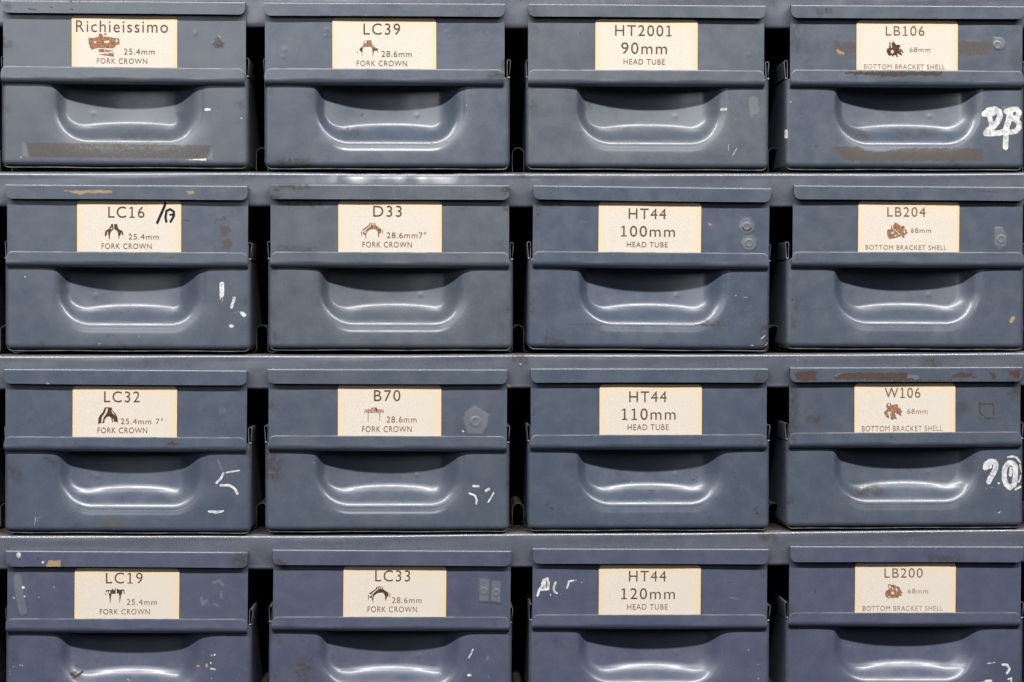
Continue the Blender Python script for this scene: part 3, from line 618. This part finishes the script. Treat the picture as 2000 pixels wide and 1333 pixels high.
# embossed rivets and their raised outlines on the label panels (zoomed grid; radius in units)
RIVETS = {(0, 0): [(1525, 297, 5)], (0, 3): [(1812, 318, 8)], (1, 2): [(1708, 368, 8), (1725, 482, 8)], (1, 3): [(1840, 455, 8)], (2, 1): [(1602, 443, 10)],
          (3, 1): [(1660, 552, 7), (1748, 563, 7)]}
PLATES = {(0, 0): [[(1522, 250), (1562, 295), (1555, 330), (1500, 328), (1482, 305)]], (0, 3): [[(1785, 265), (1845, 265), (1870, 305), (1862, 345), (1820, 355), (1785, 320)]],
          (1, 2): [[(1690, 425), (1750, 425), (1785, 465), (1780, 510), (1745, 535), (1700, 532), (1670, 490)], [(1680, 310), (1740, 310), (1768, 350), (1755, 405), (1700, 415), (1655, 380)]],
          (2, 1): [[(1600, 332), (1700, 400), (1685, 480), (1655, 530), (1545, 530), (1515, 430), (1530, 380)]],
          (3, 1): [[(1625, 462), (1705, 475), (1700, 632), (1620, 625)], [(1712, 485), (1785, 490), (1780, 642), (1705, 625)]], (1, 3): [[(1795, 375), (1850, 372), (1885, 440), (1870, 520), (1800, 500)]]}
DIMPLES = {(0, 1): [(565, 210, 6), (560, 250, 4), (272, 350, 7), (1405, 225, 7), (1420, 258, 4), (262, 395, 5)], (0, 0): [(1360, 235, 6), (1520, 265, 4)], (0, 3): [(480, 415, 7)], (1, 1): [(1770, 465, 9), (560, 245, 5)], (0, 2): [(1722, 385, 6)]}

LABELS = {
 (0, 0): 'top left steel drawer with a long strip of old tape below its pull',
 (0, 1): 'steel drawer beside the taped one, card reading 28.6mm over fork crown, front nearly unmarked',
 (0, 2): 'steel drawer whose card reads 90mm head tube, pale thumb smear at its right edge',
 (0, 3): 'top right steel drawer with thick white painted scrawl and brown tape residue',
 (1, 0): 'steel drawer with tan paint loss on its top lip and black handwriting on its card',
 (1, 1): 'steel drawer with grimy top corners and a card reading 28.6mm and seven degrees',
 (1, 2): 'steel drawer with two round glue spots beside its 100mm head tube card',
 (1, 3): 'steel drawer under the white scrawled one, bottom bracket card, one small pinkish chip at right',
 (2, 0): 'steel drawer with a faint white painted 5 and a grey glue patch along its bottom',
 (2, 1): 'steel drawer with a five sided raised outline and broken white brush dashes',
 (2, 2): 'steel drawer whose card reads 110mm head tube, rust spots across its lower front',
 (2, 3): 'steel drawer with brown scraped top lip and large white painted numerals',
 (3, 0): 'bottom left steel drawer with white paint dots on its top lip and label panel',
 (3, 1): 'bottom row steel drawer with two small riveted square outlines right of its card',
 (3, 2): 'bottom row steel drawer whose card reads 120mm, broken white letters at its left',
 (3, 3): 'bottom right steel drawer with a bottom bracket card and small white strokes low right',
}


def smooth(t):
    t = np.clip(t, 0, 1)
    return t * t * (3 - 2 * t)


def wall_profile(t, f1=0.22, f2=0.34):
    """0 -> 1 with a straight middle and rounded ends (the pressed wall of the finger pull)"""
    t = np.clip(t, 0, 1)
    k = 1.0 / (1 - f1 / 2 - f2 / 2)
    a = k * t * t / (2 * f1)
    b_ = k * (f1 / 2 + (t - f1))
    c = 1 - k * (1 - t) ** 2 / (2 * f2)
    return np.where(t < f1, a, np.where(t < 1 - f2, b_, c))


def densify(lo, hi, step, edge):
    n = max(int(round((hi - lo - 2 * edge) / step)), 2)
    th = np.linspace(0, math.pi / 2, 6)[:-1]
    e = edge * (1 - np.cos(th))
    return np.concatenate([lo + e, np.linspace(lo + edge, hi - edge, n), (hi - e)[::-1]])


rng = random.Random(11)


def hf_guess(r):
    return (25.5, 28.5, 29.0, 31.0)[r]


def build_drawer(key):
    r, c = key
    fl, ra, lo, ca = D[key]
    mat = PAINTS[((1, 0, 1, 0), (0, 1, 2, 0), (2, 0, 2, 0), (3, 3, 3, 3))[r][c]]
    x0, z0 = wall(fl[0], fl[1], -12)
    x1, z1 = wall(fl[2], fl[3], -12)
    tilt = math.atan2(z0 - z1, x1 - x0)
    ct, st = math.cos(tilt), math.sin(tilt)

    def loc(px, py, depth=0.0):
        X, Z = wall(px, py, depth)
        dx, dz = X - x0, z0 - Z
        return dx * ct + dz * st, -dx * st + dz * ct

    def zl(pts, depth=0.0):
        return [loc(COL0[c] + p[0] * K, ROW0[r] + p[1] * K, depth) for p in pts]
    W = math.hypot(x1 - x0, z1 - z0)
    root = thing('cabinet_drawer', LABELS[key], 'drawer', (x0 * S, 0, z0 * S), tilt, 'steel parts drawers in the cabinet')

    def marks(depth, U, Wd):
        ms = []
        for mk in MARKS.get(key, []):
            ms.append((mk[0], mk[1], zl(mk[2], depth)) + tuple(mk[3:]))
        ms += scuffs
        return paint_marks(U, Wd, ms)
    fy, ry = -12.0, -12.0
    rs = random.Random(r * 31 + c * 7 + 3)
    scuffs = []       # light hair scratches, pin-head chips, hand grime at the ends of lip, rail and front
    for _ in range(7):
        a, b_ = rs.uniform(10, 465), rs.choice([rs.uniform(180, 315), rs.uniform(5, 125)])
        an, ln = rs.uniform(-1.4, 1.4), rs.uniform(6, 34)
        scuffs.append(('white', 'line', [(a, b_), (a + ln * math.cos(an), b_ + ln * math.sin(an))], rs.uniform(.15, .4), rs.uniform(.8, .98)))
    for _ in range(9):
        scuffs.append(('rust', 'line', [(rs.uniform(5, 470), rs.choice([rs.uniform(2, 30), rs.uniform(135, 165), rs.uniform(175, 320)]))], rs.uniform(.3, .9), 1.0))
    for _ in range(5):
        a, b_ = rs.choice([(rs.uniform(2, 12), rs.uniform(5, 310)), (rs.uniform(455, 474), rs.uniform(5, 310)), (rs.uniform(20, 450), rs.uniform(306, 318))])
        scuffs.append(('grime', 'line', [(a, b_), (a + rs.uniform(-3, 6), b_ + rs.uniform(0, 12))], rs.uniform(3, 6), rs.uniform(.45, .8)))
    for _ in range(4):
        a = rs.uniform(20, 430)
        scuffs.append(('tan' if rs.random() < .3 else 'rust', 'line', [(a, hf_guess(r)), (a + rs.uniform(4, 22), hf_guess(r))], .55, 1.0))
    hf = loc(fl[0], fl[1] + fl[4], fy)[1]
    sag = rng.uniform(-0.8, 0.8)
    # --- top flange: folded forward and down over the card
    us = np.concatenate([np.linspace(0, 14, 12)[:-1], np.linspace(14, W - 14, 230), np.linspace(W - 14, W, 12)[1:]])
    cr = 13.0
    e = np.minimum(us, W - us)
    corner = np.where(e < cr, cr - np.sqrt(np.maximum(cr * cr - (cr - e) ** 2, 0)), 0)
    bend = [(4.0, 0.8), (0.0, 0.5), (-6, 0.15)] + [(fy + 3.6 - 3.6 * math.sin(R(a)), 3.6 - 3.6 * math.cos(R(a))) for a in range(0, 91, 18)]
    ns = 16
    P = np.zeros((len(us), len(bend) + ns, 3))
    P[:, :, 0] = us[:, None]
    for j, (y, w) in enumerate(bend):
        P[:, j, 1], P[:, j, 2] = y, -w
    wend = hf - corner + sag * np.sin(us / W * 3.1)
    for j in range(ns):
        P[:, len(bend) + j, 1] = fy
        P[:, len(bend) + j, 2] = -(3.6 + (wend - 3.6) * (j + 1) / ns)
    wob = 0.35 * np.sin(us / 61 + r * 2 + c) + 0.25 * np.sin(us / 23 + c * 3)
    P[:, :, 1] += wob[:, None]
    sheet('top_flange', P, [mat, EDGE], root, 2.6, marks(fy, P[..., 0], -P[..., 2]))
    # --- label panel
    rt = loc(ra[0], ra[2], ry)[1]
    rb = loc((ra[0] + ra[1]) / 2, (ra[4] + ra[5]) / 2, ry)[1]
    rl, rr = loc(ra[0], ra[2], ry)[0], loc(ra[1], ra[3], ry)[0]
    rtr = loc(ra[1], ra[3], ry)[1]
    pl = min(0.0, loc(fl[0] + 1, 60 + fl[1])[0]) if c else 0.3
    us = np.linspace(0.2, W - 0.2, 300)
    ws = np.linspace(1.2, rb - 6, 92)
    U, Wd = np.meshgrid(us, ws, indexing='ij')
    h = 0.5 * np.sin(U / 55 + c) * np.sin(Wd / 40 + r)
    for (x, y, rr_) in DIMPLES.get(key, []):
        a, b_ = zl([(x, y)])[0]
        h -= 0.36 * np.exp(-((U - a) ** 2 + (Wd - b_) ** 2) / (rr_ * 0.75) ** 2)
    for pts in PLATES.get(key, []):
        h -= 0.55 * smooth(0.5 - sd_poly(U, Wd, zl(pts)) / 2.2)
    for (x, y, rr_) in RIVETS.get(key, []):
        a, b_ = zl([(x, y)])[0]
        q = np.hypot(U - a, Wd - b_)
        h -= 0.9 * smooth((rr_ - q) / 2.6 + .5) - 0.6 * smooth((rr_ * .62 - q) / 2.6 + .5)
    P = np.stack([U, h, -Wd], -1)
    sheet('label_panel', P, [mat, EDGE], root, 2.4, marks(0, U, Wd))
    # --- card rail: folded up channel holding the card
    rw = rr - rl
    us = np.concatenate([np.linspace(0, 14, 12)[:-1], np.linspace(14, rw - 14, 230), np.linspace(rw - 14, rw, 12)[1:]])
    e = np.minimum(us, rw - us)
    cr = 13.0
    corner = np.where(e < cr, cr - np.sqrt(np.maximum(cr * cr - (cr - e) ** 2, 0)), 0)
    ns, roll = 14, 11.5
    P = np.zeros((len(us), ns + 10, 3))
    P[:, :, 0] = (rl + us)[:, None]
    top = rt + (rtr - rt) * us / rw + corner
    bot = rb + (rtr - rt) * 0.6 * (us / rw - .5)
    for j in range(ns):
        t = 0 if j == 0 else (j - 1) / (ns - 2)
        P[:, j, 1] = ry + (1.0 if j == 0 else 0.5 * (1 - t))
        P[:, j, 2] = -(top if j == 0 else top + 1.1 + (bot - roll - top - 1.1) * t)
    for j in range(8):
        a = R(90 * (j + 1) / 8)
        P[:, ns + j, 1] = ry + roll * (1 - math.cos(a))
        P[:, ns + j, 2] = -(bot - roll + roll * math.sin(a))
    P[:, -2, 1], P[:, -1, 1] = -0.4, -0.2
    P[:, -2, 2] = P[:, -1, 2] = -bot
    wob = 0.3 * np.sin(us / 47 + r + c * 2) + 0.3 * np.sin(us / 19 + r)
    P[:, :ns, 1] += wob[:, None]
    sheet('card_rail', P, [mat, EDGE], root, 2.2, marks(ry, P[..., 0], -P[..., 2]), worn_first=True)
    # --- lower front with the pressed finger pull
    ll = loc(lo[0], (lo[2] + ra[4]) / 2)[0]
    lr = loc(lo[1], (lo[3] + ra[5]) / 2)[0]
    lb = loc((lo[0] + lo[1]) / 2, (lo[2] + lo[3]) / 2)[1]
    wt0 = rb - 16
    erad = 9.0
    us = densify(ll, lr, 1.6, erad)
    th = np.linspace(0, math.pi / 2, 7)[:-1]
    ws = np.concatenate([np.linspace(wt0, lb - 11, 104), (lb - 11 * (1 - np.cos(th)))[::-1]])
    U, Wd = np.meshgrid(us, ws, indexing='ij')
    # keep the lower corners round
    cr = 11.0
    for sgn, cx in ((-1, ll + cr), (1, lr - cr)):
        cy = lb - cr
        m_ = ((U - cx) * sgn > 0) & (Wd > cy)
        q = np.maximum(np.maximum(np.abs(U - cx), np.abs(Wd - cy)), 1e-6)
        rad = np.maximum(np.hypot(U - cx, Wd - cy), 1e-6)
        k_ = np.where(m_, q / rad, 1.0)
        U, Wd = np.where(m_, cx + (U - cx) * k_, U), np.where(m_, cy + (Wd - cy) * k_, Wd)
    # distance to the rounded outline (top open)
    qx = np.maximum(np.abs(U - (ll + lr) / 2) - ((lr - ll) / 2 - cr), 0)
    qy = np.maximum(Wd - (lb - cr), 0)
    qxx = np.abs(U - (ll + lr) / 2) - ((lr - ll) / 2 - cr)
    qyy = Wd - (lb - cr)
    s = cr - (np.hypot(qx, qy) + np.minimum(np.maximum(qxx, qyy), 0))
    er = erad
    h = np.where(s < er, er - np.sqrt(np.maximum(er * er - (er - np.clip(s, 0, er)) ** 2, 0)), 0.0)
    # finger pull
    pcx = (ll + lr) / 2 + 5 + rng.uniform(-2, 2)
    sc = (lr - ll) / 478.0
    pa, pb = 143.0 * sc, lb - 43.0
    prad = 66.0
    x = U - pcx
    qx, qy = np.abs(x) - (pa - prad), Wd - (pb - prad)
    sdp = np.hypot(np.maximum(qx, 0), np.maximum(qy, 0)) + np.minimum(np.maximum(qx, qy), 0) - prad
    gl = np.hypot(np.maximum(qx, 0), np.maximum(qy, 0)) + 1e-6
    ny = np.where((qx > 0) & (qy > 0), np.maximum(qy, 0) / gl, smooth(0.5 + (qy - qx) / 60.0))
    soft = {0: 1.35, 1: 1.15, 2: 0.95, 3: 0.85}[c] * rng.uniform(.95, 1.05)
    side = np.where(x < 0, 17.0 * (1 + .35 * (c == 0)), 42.0 * soft)
    depth = {0: 41, 1: 41, 2: 39, 3: 36}[r] * rng.uniform(.97, 1.03)
    bowl = 1 - 0.62 * np.clip(np.abs(x) / pa, 0, 1) ** 2.2
    wbot = 16 + 32.0 * bowl
    wd = side + (wbot - side) * ny ** 1.4
    sidew = 1 - ny
    ext = np.where(x < 0, 5.0, 10.0) * sidew
    t_ = -(sdp - ext) / (wd + ext)
    f = wall_profile(t_, 0.36, 0.50) * ny + wall_profile(t_, 0.45 if c < 2 else 0.36, 0.54) * sidew
    h = h + depth * bowl * f
    h = h + 3.0 * np.exp(-np.maximum(sdp, 0) / 12.0) * (sdp > -2) * smooth((Wd - wt0) / 20) + 0
    h = h + np.where(sdp <= -2, 3.0 * smooth((Wd - wt0) / 20), 0)
    # fall off where the pull rises towards the rail: a slight forward lean of the floor
    h = h - 7.0 * np.clip((Wd - (pb - 105)) / 70, 0, 1.0) ** 1.5 * f
    h = h + (1.1 if c == 1 else 0.35) * smooth((11.5 - sdp) / 5.5) * smooth((118 - np.abs(x)) / 30) * smooth((Wd - (pb - 95)) / 50)
    # sheet waviness, and a small bump added in the pull to catch a glint
    h = h + 0.45 * np.sin(U / 70 + r * 1.3) * np.sin(Wd / 45 + c) + 0.22 * np.sin(U / 27 + c * 2 + r)
    dx_ = pcx - 72 if c == 0 else pcx + 52
    h = h - 0.55 * np.exp(-((U - dx_) ** 2 + (Wd - (pb - 62)) ** 2) / 4.6 ** 2)
    P = np.stack([U, h, -Wd], -1)
    capd = np.clip(h[:, :1], 0, None)
    cap = np.stack([U[:, 0], np.full(len(us), 0.4), -Wd[:, 0] + 0.5], -1)[:, None, :]
    P2 = np.concatenate([cap, P], 1)
    at = marks(0, P2[..., 0], -P2[..., 2])
    # dirt that hands leave along the rounded bottom and in the pull
    g = at['mark'][..., 2]
    g[:, 1:] = np.maximum(g[:, 1:], 0.42 * np.exp(-np.maximum(s - 3, 0) / 5.0) * (0.6 + 0.4 * np.sin(U / 39 + r + c)))
    sheet('front_panel', P2, [mat, mat], root, 2.4, at)
    # --- tray behind the front: sides and bottom in one folded sheet
    tl, tr, tb, rr2 = ll + 2.2, lr - 2.2, lb + 3.6, 12.0
    wtop = loc(ra[0], (ra[2] + ra[4]) / 2)[1] + 2
    path = [(tr, wtop), (tr, tb - rr2)] + arc(tr - rr2, tb - rr2, rr2, 0, 90, 8) + \
           [(tr - rr2 - (tr - tl - 2 * rr2) * i / 12, tb + 0.5 * math.sin(i * 1.1 + r + c)) for i in range(1, 12)] + \
           arc(tl + rr2, tb - rr2, rr2, 90, 180, 8) + [(tl, tb - rr2), (tl, wtop)]
    extrude_path('tray', path[::-1], 6.5, 880, [GUIDE, EDGE], root, 1.5)
    # --- hems along the tray's upper edges
    for sgn, ex in ((1, tr), (-1, tl)):
        j = rng.uniform(-.8, .8)
        pth = [(ex - 3.0 * sgn, wtop + 26), (ex - 2.6 * sgn, wtop - 2), (ex - (3.0 + j) * sgn, wtop - 30)] + \
              [(ex - (0.4 + j) * sgn + 2.7 * sgn * math.cos(R(a)), wtop - 33 - 3.0 * math.sin(R(a))) for a in range(180, -1, -30)] + \
              [(ex + (1.6 - j) * sgn, wtop - 24), (ex + 0.1 * sgn, wtop - 3)]
        if sgn < 0:
            pth = pth[::-1]
        extrude_path('side_hem', pth, 5.0, 870, [INSIDE, EDGE], root, 1.1)
    # --- card
    cl, crr = loc(ca[0], ca[2], -2)[0], loc(ca[1], ca[2], -2)[0]
    cl2 = loc(ca[0], ca[2] + 95, -2)[0]
    ct_ = loc((ca[0] + ca[1]) / 2, ca[2], -2)[1] - 0.5
    cb = rt + 7
    us = np.linspace(0, 1, int((crr - cl) / 1.1))
    ws = np.linspace(0, 1, 96)
    cw = crr - cl
    e = np.minimum(us, 1 - us) * cw
    cr = 9.0
    corner = np.where(e < cr, cr - np.sqrt(np.maximum(cr * cr - (cr - e) ** 2, 0)), 0)
    U = cl + us[:, None] * cw + 0 * ws[None, :]
    Wd = (ct_ + corner)[:, None] + (cb - ct_ - corner)[:, None] * ws[None, :]
    P = np.stack([U, -1.9 - 0.25 * np.sin(U / 60 + r), -Wd], -1)
    att = np.zeros(U.shape + (4,), np.float32)
    att[..., 3] = 1
    edge = np.minimum(np.minimum(U - cl, crr - U), (Wd - ct_) * 0.62)
    right_more = np.where(U > (cl + crr) / 2, 1.0, 0.8)
    att[..., 1] = np.clip(0.95 * np.exp(-(np.maximum(edge, 0) / 6.5) ** 1.1) * right_more, 0, 1)
    if key == (1, 0):
        zz = lambda pts: [loc(190 + p[0] / 12.5, 390 + p[1] / 12.5, -2) for p in pts]
        sd = sd_line(U, Wd, zz([(1660, 95), (1640, 170), (1465, 568)])) - 2.7
        sd = np.minimum(sd, sd_line(U, Wd, zz([(1685, 545), (1665, 430), (1690, 280), (1780, 240), (1870, 300), (1872, 400), (1790, 545)])) - 2.4)
        sd = np.minimum(sd, sd_line(U, Wd, zz([(1782, 376), (1860, 370)])) - 2.1)
        att[..., 0] = np.clip(0.5 - sd / 8, 0, 1)
    if key == (0, 0):
        pass
    card = sheet('label_card', P, [PAPER, PAPER], root, 0.8, {'age': att})
    for (txt, xa, xb, ya, yb) in TEXT[key]:
        a0, b0 = loc(xa, ya, -2)
        a1, b1 = loc(xb, yb, -2)
        big = (yb - ya) > 15
        lettering(txt, a0, a1, b0, b1, card, (INK if c < 3 else INK_SOFT) if big else (INK_SOFT if c < 3 else INK_FADED), big)
    if key in PICS:
        tone, ox, oy, zk, pieces = PICS[key]
        for kind, mname, y in (('m', tone, -2.5), ('d', 'dark', -2.8), ('l', 'paper', -3.0)):
            sel = [p for k_, p in pieces if k_ == kind]
            if not sel:
                continue
            vs, fs = [], []
            for p in sel:
                q = [loc(ox + a / zk, oy + b_ / zk, -2) for a, b_ in p]
                area2 = sum(q[i][0] * q[(i + 1) % len(q)][1] - q[(i + 1) % len(q)][0] * q[i][1] for i in range(len(q)))
                if area2 > 0:
                    q = q[::-1]
                fs.append(list(range(len(vs), len(vs) + len(q)))[::1])
                vs += [(a * S, y * S, -b_ * S) for a, b_ in q]
            me = bpy.data.meshes.new('printed_picture')
            me.from_pydata(vs, [], fs)
            me.materials.append(PIC[mname])
            o = link_obj('printed_picture' if kind == 'm' else 'picture_shading' if kind == 'd' else 'picture_highlight', me, card)
    return root


def with_serif_ones(co, me, ones, big):
    """replace the glyphs at the given places by a figure 1 with a foot and a flag"""
    polys = [list(p.vertices) for p in me.polygons]
    par = list(range(len(co)))

    def find(a):
        while par[a] != a:
            par[a] = par[par[a]]
            a = par[a]
        return a
    for p in polys:
        for v in p[1:]:
            par[find(v)] = find(p[0])
    groups = {}
    for p in polys:
        groups.setdefault(find(p[0]), []).append(p)
    order = sorted(groups, key=lambda g: min(co[v][0] for p in groups[g] for v in p))
    cap = float(co[:, 1].max())
    vs, fs = [], []
    for i, g in enumerate(order):
        ids = sorted({v for p in groups[g] for v in p})
        if i in ones:
            xm = (co[ids, 0].min() + co[ids, 0].max()) / 2
            t, hw = cap * (0.062 if big else 0.055), cap * 0.25
            th = cap * 0.085
            for q in ([(xm - t, 0), (xm + t, 0), (xm + t, cap * .985), (xm - t, cap * .985)],
                      [(xm - hw, 0), (xm - t, 0), (xm - t, th), (xm - hw, th)],
                      [(xm + t, 0), (xm + hw, 0), (xm + hw, th), (xm + t, th)],
                      [(xm - hw, cap * .88), (xm - hw, cap * .80), (xm - t, cap * .88), (xm - t, cap * .985)]):
                fs.append(list(range(len(vs), len(vs) + 4)))
                vs += [(a, b_, 0.0) for a, b_ in q]
        else:
            mp = {v: len(vs) + j for j, v in enumerate(ids)}
            vs += [tuple(co[v]) for v in ids]
            fs += [[mp[v] for v in p] for p in groups[g]]
    nm = bpy.data.meshes.new('printed_line')
    nm.from_pydata(vs, [], fs)
    return np.array(vs, np.float32), nm


def lettering(txt, x0, x1, w0, w1, parent, mat, big):
    cu = bpy.data.curves.new('t', 'FONT')
    cu.body = txt.replace('1', '0')
    cu.space_character = 1.16 if big else 1.12
    cu.offset = -0.004 if big else -0.005
    cu.resolution_u = 6
    o = bpy.data.objects.new('t', cu)
    col.objects.link(o)
    dg = bpy.context.evaluated_depsgraph_get()
    me = bpy.data.meshes.new_from_object(o.evaluated_get(dg))
    bpy.data.objects.remove(o)
    bpy.data.curves.remove(cu)
    co = np.zeros(len(me.vertices) * 3, np.float32)
    me.vertices.foreach_get('co', co)
    co = co.reshape(-1, 3)
    ones = [i for i, ch in enumerate(txt) if ch == '1']
    if ones:
        co, me = with_serif_ones(co, me, ones, big)
    mn, mx = co.min(0), co.max(0)
    # base line at 0; cap height from the font itself
    cap = mx[1]
    out = np.zeros_like(co)
    out[:, 0] = x0 + (co[:, 0] - mn[0]) / (mx[0] - mn[0]) * (x1 - x0)
    out[:, 1] = -2.5
    out[:, 2] = -(w1 - co[:, 1] / cap * (w1 - w0))
    me.vertices.foreach_set('co', (out * S).astype(np.float32).ravel())
    me.name = 'printed_line'
    me.materials.clear()
    me.materials.append(mat)
    me.update()
    link_obj('printed_line', me, parent)


# ------------------------------------------------------------------ the cabinet
cab = thing('parts_cabinet', 'blue-grey steel cabinet frame with cross rails and dark gaps holding the drawers', 'cabinet', (0, 0, 0))
BACK = 900.0
# bright upper edge of each cross rail, sampled along the photograph
RAILS = [[(-40, -12), (1000, -8), (2040, -6)],
         [(-40, 340), (560, 341), (1030, 342), (1500, 342.5), (2040, 340.5)],
         [(-40, 698), (560, 697.5), (980, 696.5), (1460, 695.5), (2040, 692)],
         [(-40, 1050), (560, 1050), (980, 1047), (1460, 1043), (2040, 1037)],
         [(-40, 1409), (1000, 1404), (2040, 1394)]]
FACE = 9.0
shelf_z = []
rmarks = [('white', L_, [(1019, 711)], 2.4), ('white', L_, [(1012, 710)], 1.1), ('white', L_, [(1027, 721)], 1.5), ('white', L_, [(996, 727)], 1.1), ('white', L_, [(1017, 728)], 1.2), ('white', L_, [(1004, 741)], 1.2),
          ('tan', L_, [(993, 753), (995, 757)], 2.6), ('rust', L_, [(940, 708), (950, 706)], .8), ('white', L_, [(992, 25)], 1.2), ('white', L_, [(1021, 398)], 1.0), ('white', L_, [(1025, 398)], .9),
          ('grime', L_, [(1015, 335), (1020, 345)], 6, .8), ('grime', L_, [(1010, 700), (1020, 705)], 8, .9), ('grime', L_, [(1490, 1048), (1510, 1050)], 6, .9), ('rust', L_, [(1492, 1052), (1503, 1048)], 1, .8),
          ('white', L_, [(1070, 1063)], 1.1), ('rust', L_, [(1335, 1055)], 1.1), ('white', L_, [(890, 1071)], 1), ('rust', L_, [(1705, 1050)], 1.6, .8), ('rust', L_, [(1983, 1055), (1980, 1062)], 1.2), ('grime', L_, [(1810, 712), (1830, 712)], 7, .9),
          ('white', L_, [(1558, 702), (1562, 709)], .7), ('white', L_, [(1566, 710), (1570, 713)], .6), ('rust', L_, [(240, 704)], 1), ('rust', L_, [(1800, 713), (1805, 708)], .8), ('grey', L_, [(1035, 352), (1060, 350)], 3, .6)]
for i, pts in enumerate(RAILS):
    xs_px = np.array([p[0] for p in pts], float)
    ys_px = np.array([p[1] for p in pts], float)
    n = 420
    px = np.linspace(-40, 2040, n)
    py = np.interp(px, xs_px, ys_px) + 0.35 * np.sin(px / 130 + i)
    X = np.zeros(n)
    Zt = np.zeros(n)
    for j in range(n):
        X[j], Zt[j] = wall(px[j], py[j], FACE)
    hface = 62.0
    rt_ = 7.5 + 0.5 * np.sin(px / 90)
    nr = np.random.RandomState(5 + i)
    jit = np.interp(np.arange(n), np.arange(0, n, 3), nr.rand(len(range(0, n, 3))))
    dent = 5.0 * np.exp(-((px - 785) / 170.0) ** 4) * (0.35 + 0.9 * jit) if i == 1 else 1.2 * np.exp(-((px - 700) / 500.0) ** 2) * (0.6 + 0.4 * jit)
    Zs = Zt + 5.0        # upper surface of the shelf
    prof = [(FACE + 34, 0.0)] + [(FACE + 26 - 4 * k, 0.0) for k in range(0, 4)]
    m_ = len(prof) + 9 + 16 + 8
    P = np.zeros((n, m_, 3))
    P[:, :, 0] = X[:, None]
    jj = 0
    for (y, w) in prof:
        P[:, jj, 1], P[:, jj, 2] = y, Zs
        jj += 1
    for k in range(9):
        a = R(90 * k / 8)
        P[:, jj, 1] = FACE + dent + rt_ - rt_ * math.sin(a)
        P[:, jj, 2] = Zs - rt_ + rt_ * math.cos(a)
        jj += 1
    for k in range(16):
        P[:, jj, 1] = FACE + 0.5 * np.sin(px / 75 + k * .3 + i) + dent * max(0.0, 1 - (k + 1) / 5.5) ** 1.2
        P[:, jj, 2] = Zs - rt_ - (hface - rt_) * (k + 1) / 16
        jj += 1
    for k in range(8):
        a = R(90 * (k + 1) / 8)
        P[:, jj, 1] = FACE + 7 - 7 * math.cos(a)
        P[:, jj, 2] = Zs - hface - 7 * math.sin(a)
        jj += 1
    P[:, -1, 1] = FACE + 20
    P[:, -1, 2] = P[:, -2, 2]
    # marks are given in the photograph's grid; bring them to the rail's plane (x right, z up -> w down)
    ms = []
    for mk in rmarks:
        q = [wall(a, b_, FACE) for a, b_ in mk[2]]
        ms.append((mk[0], mk[1], [(a, -b_) for a, b_ in q]) + tuple(mk[3:]))
    sheet('cross_rail', P, [FRAME, EDGE], cab, 2.5, paint_marks(P[..., 0], -P[..., 2], ms))
    # shelf plate behind the rail
    Q = np.zeros((n // 10, 6, 3))
    Q[:, :, 0] = X[::10][:n // 10, None]
    Q[:, :, 2] = Zs[::10][:n // 10, None] - 0.6
    Q[:, :, 1] = np.linspace(BACK, FACE + 26, 6)[None, :]
    Q[-1, :, 0] = X[-1]
    sheet('shelf', Q, [FRAME, FRAME], cab, 2.0)
    shelf_z.append((X, Zs))


def add_box(name, x0, x1, y0, y1, z0, z1, mat, parent):
    vs = [(x * S, y * S, z * S) for x in (x0, x1) for y in (y0, y1) for z in (z0, z1)]
    fs = [(0, 1, 3, 2), (4, 6, 7, 5), (0, 4, 5, 1), (2, 3, 7, 6), (0, 2, 6, 4), (1, 5, 7, 3)]
    me = bpy.data.meshes.new(name)
    me.from_pydata(vs, [], fs)
    me.materials.append(mat)
    return link_obj(name, me, parent)


xl, xr = shelf_z[0][0][0], shelf_z[0][0][-1]
zt, zb = shelf_z[0][1].max() + 2, shelf_z[4][1].min() - 74
add_box('side_panel', xl - 6, xl, FACE - 2, BACK + 6, zb, zt, FRAME, cab)
add_box('side_panel', xr, xr + 6, FACE - 2, BACK + 6, zb, zt, FRAME, cab)
add_box('back_panel', xl + .5, xr - .5, BACK + 1, BACK + 5, zb, zt, INSIDE, cab)

# inverted-U runners standing on the shelves between the drawer columns
GY = 105.0
for i in range(1, 5):
    for j, gx in enumerate((12.0, 512.0, 1012.0, 1511.5, 2009.0)):
        ytop = {1: 290, 2: 636.5, 3: 984, 4: 1340}[i]
        cx, cz = wall(gx, ytop, GY)
        zs = float(np.interp(cx, shelf_z[i][0], shelf_z[i][1])) + 0.3
        hw, rad = 10.8, 10.8
        path = [(cx - hw - 14, -zs - 1), (cx - hw - 7, -zs - 1)]
        path += [(cx - hw - 7 + 7 * math.sin(R(a)), -zs - 1 - 7 * (1 - math.cos(R(a)))) for a in (20, 45, 70, 90)]
        path += [(cx + hw * -math.cos(R(a)), -(cz - rad) - rad * math.sin(R(a))) for a in range(0, 181, 15)]
        path += [(cx + hw + 7 - 7 * math.sin(R(a)), -zs - 1 - 7 * (1 - math.cos(R(a)))) for a in (90, 70, 45, 20)]
        path += [(cx + hw + 7, -zs - 1), (cx + hw + 14, -zs - 1)]
        extrude_path('drawer_runner', path, GY, BACK - 10, [INSIDE, EDGE], cab, 1.4)

for key in D:
    build_drawer(key)
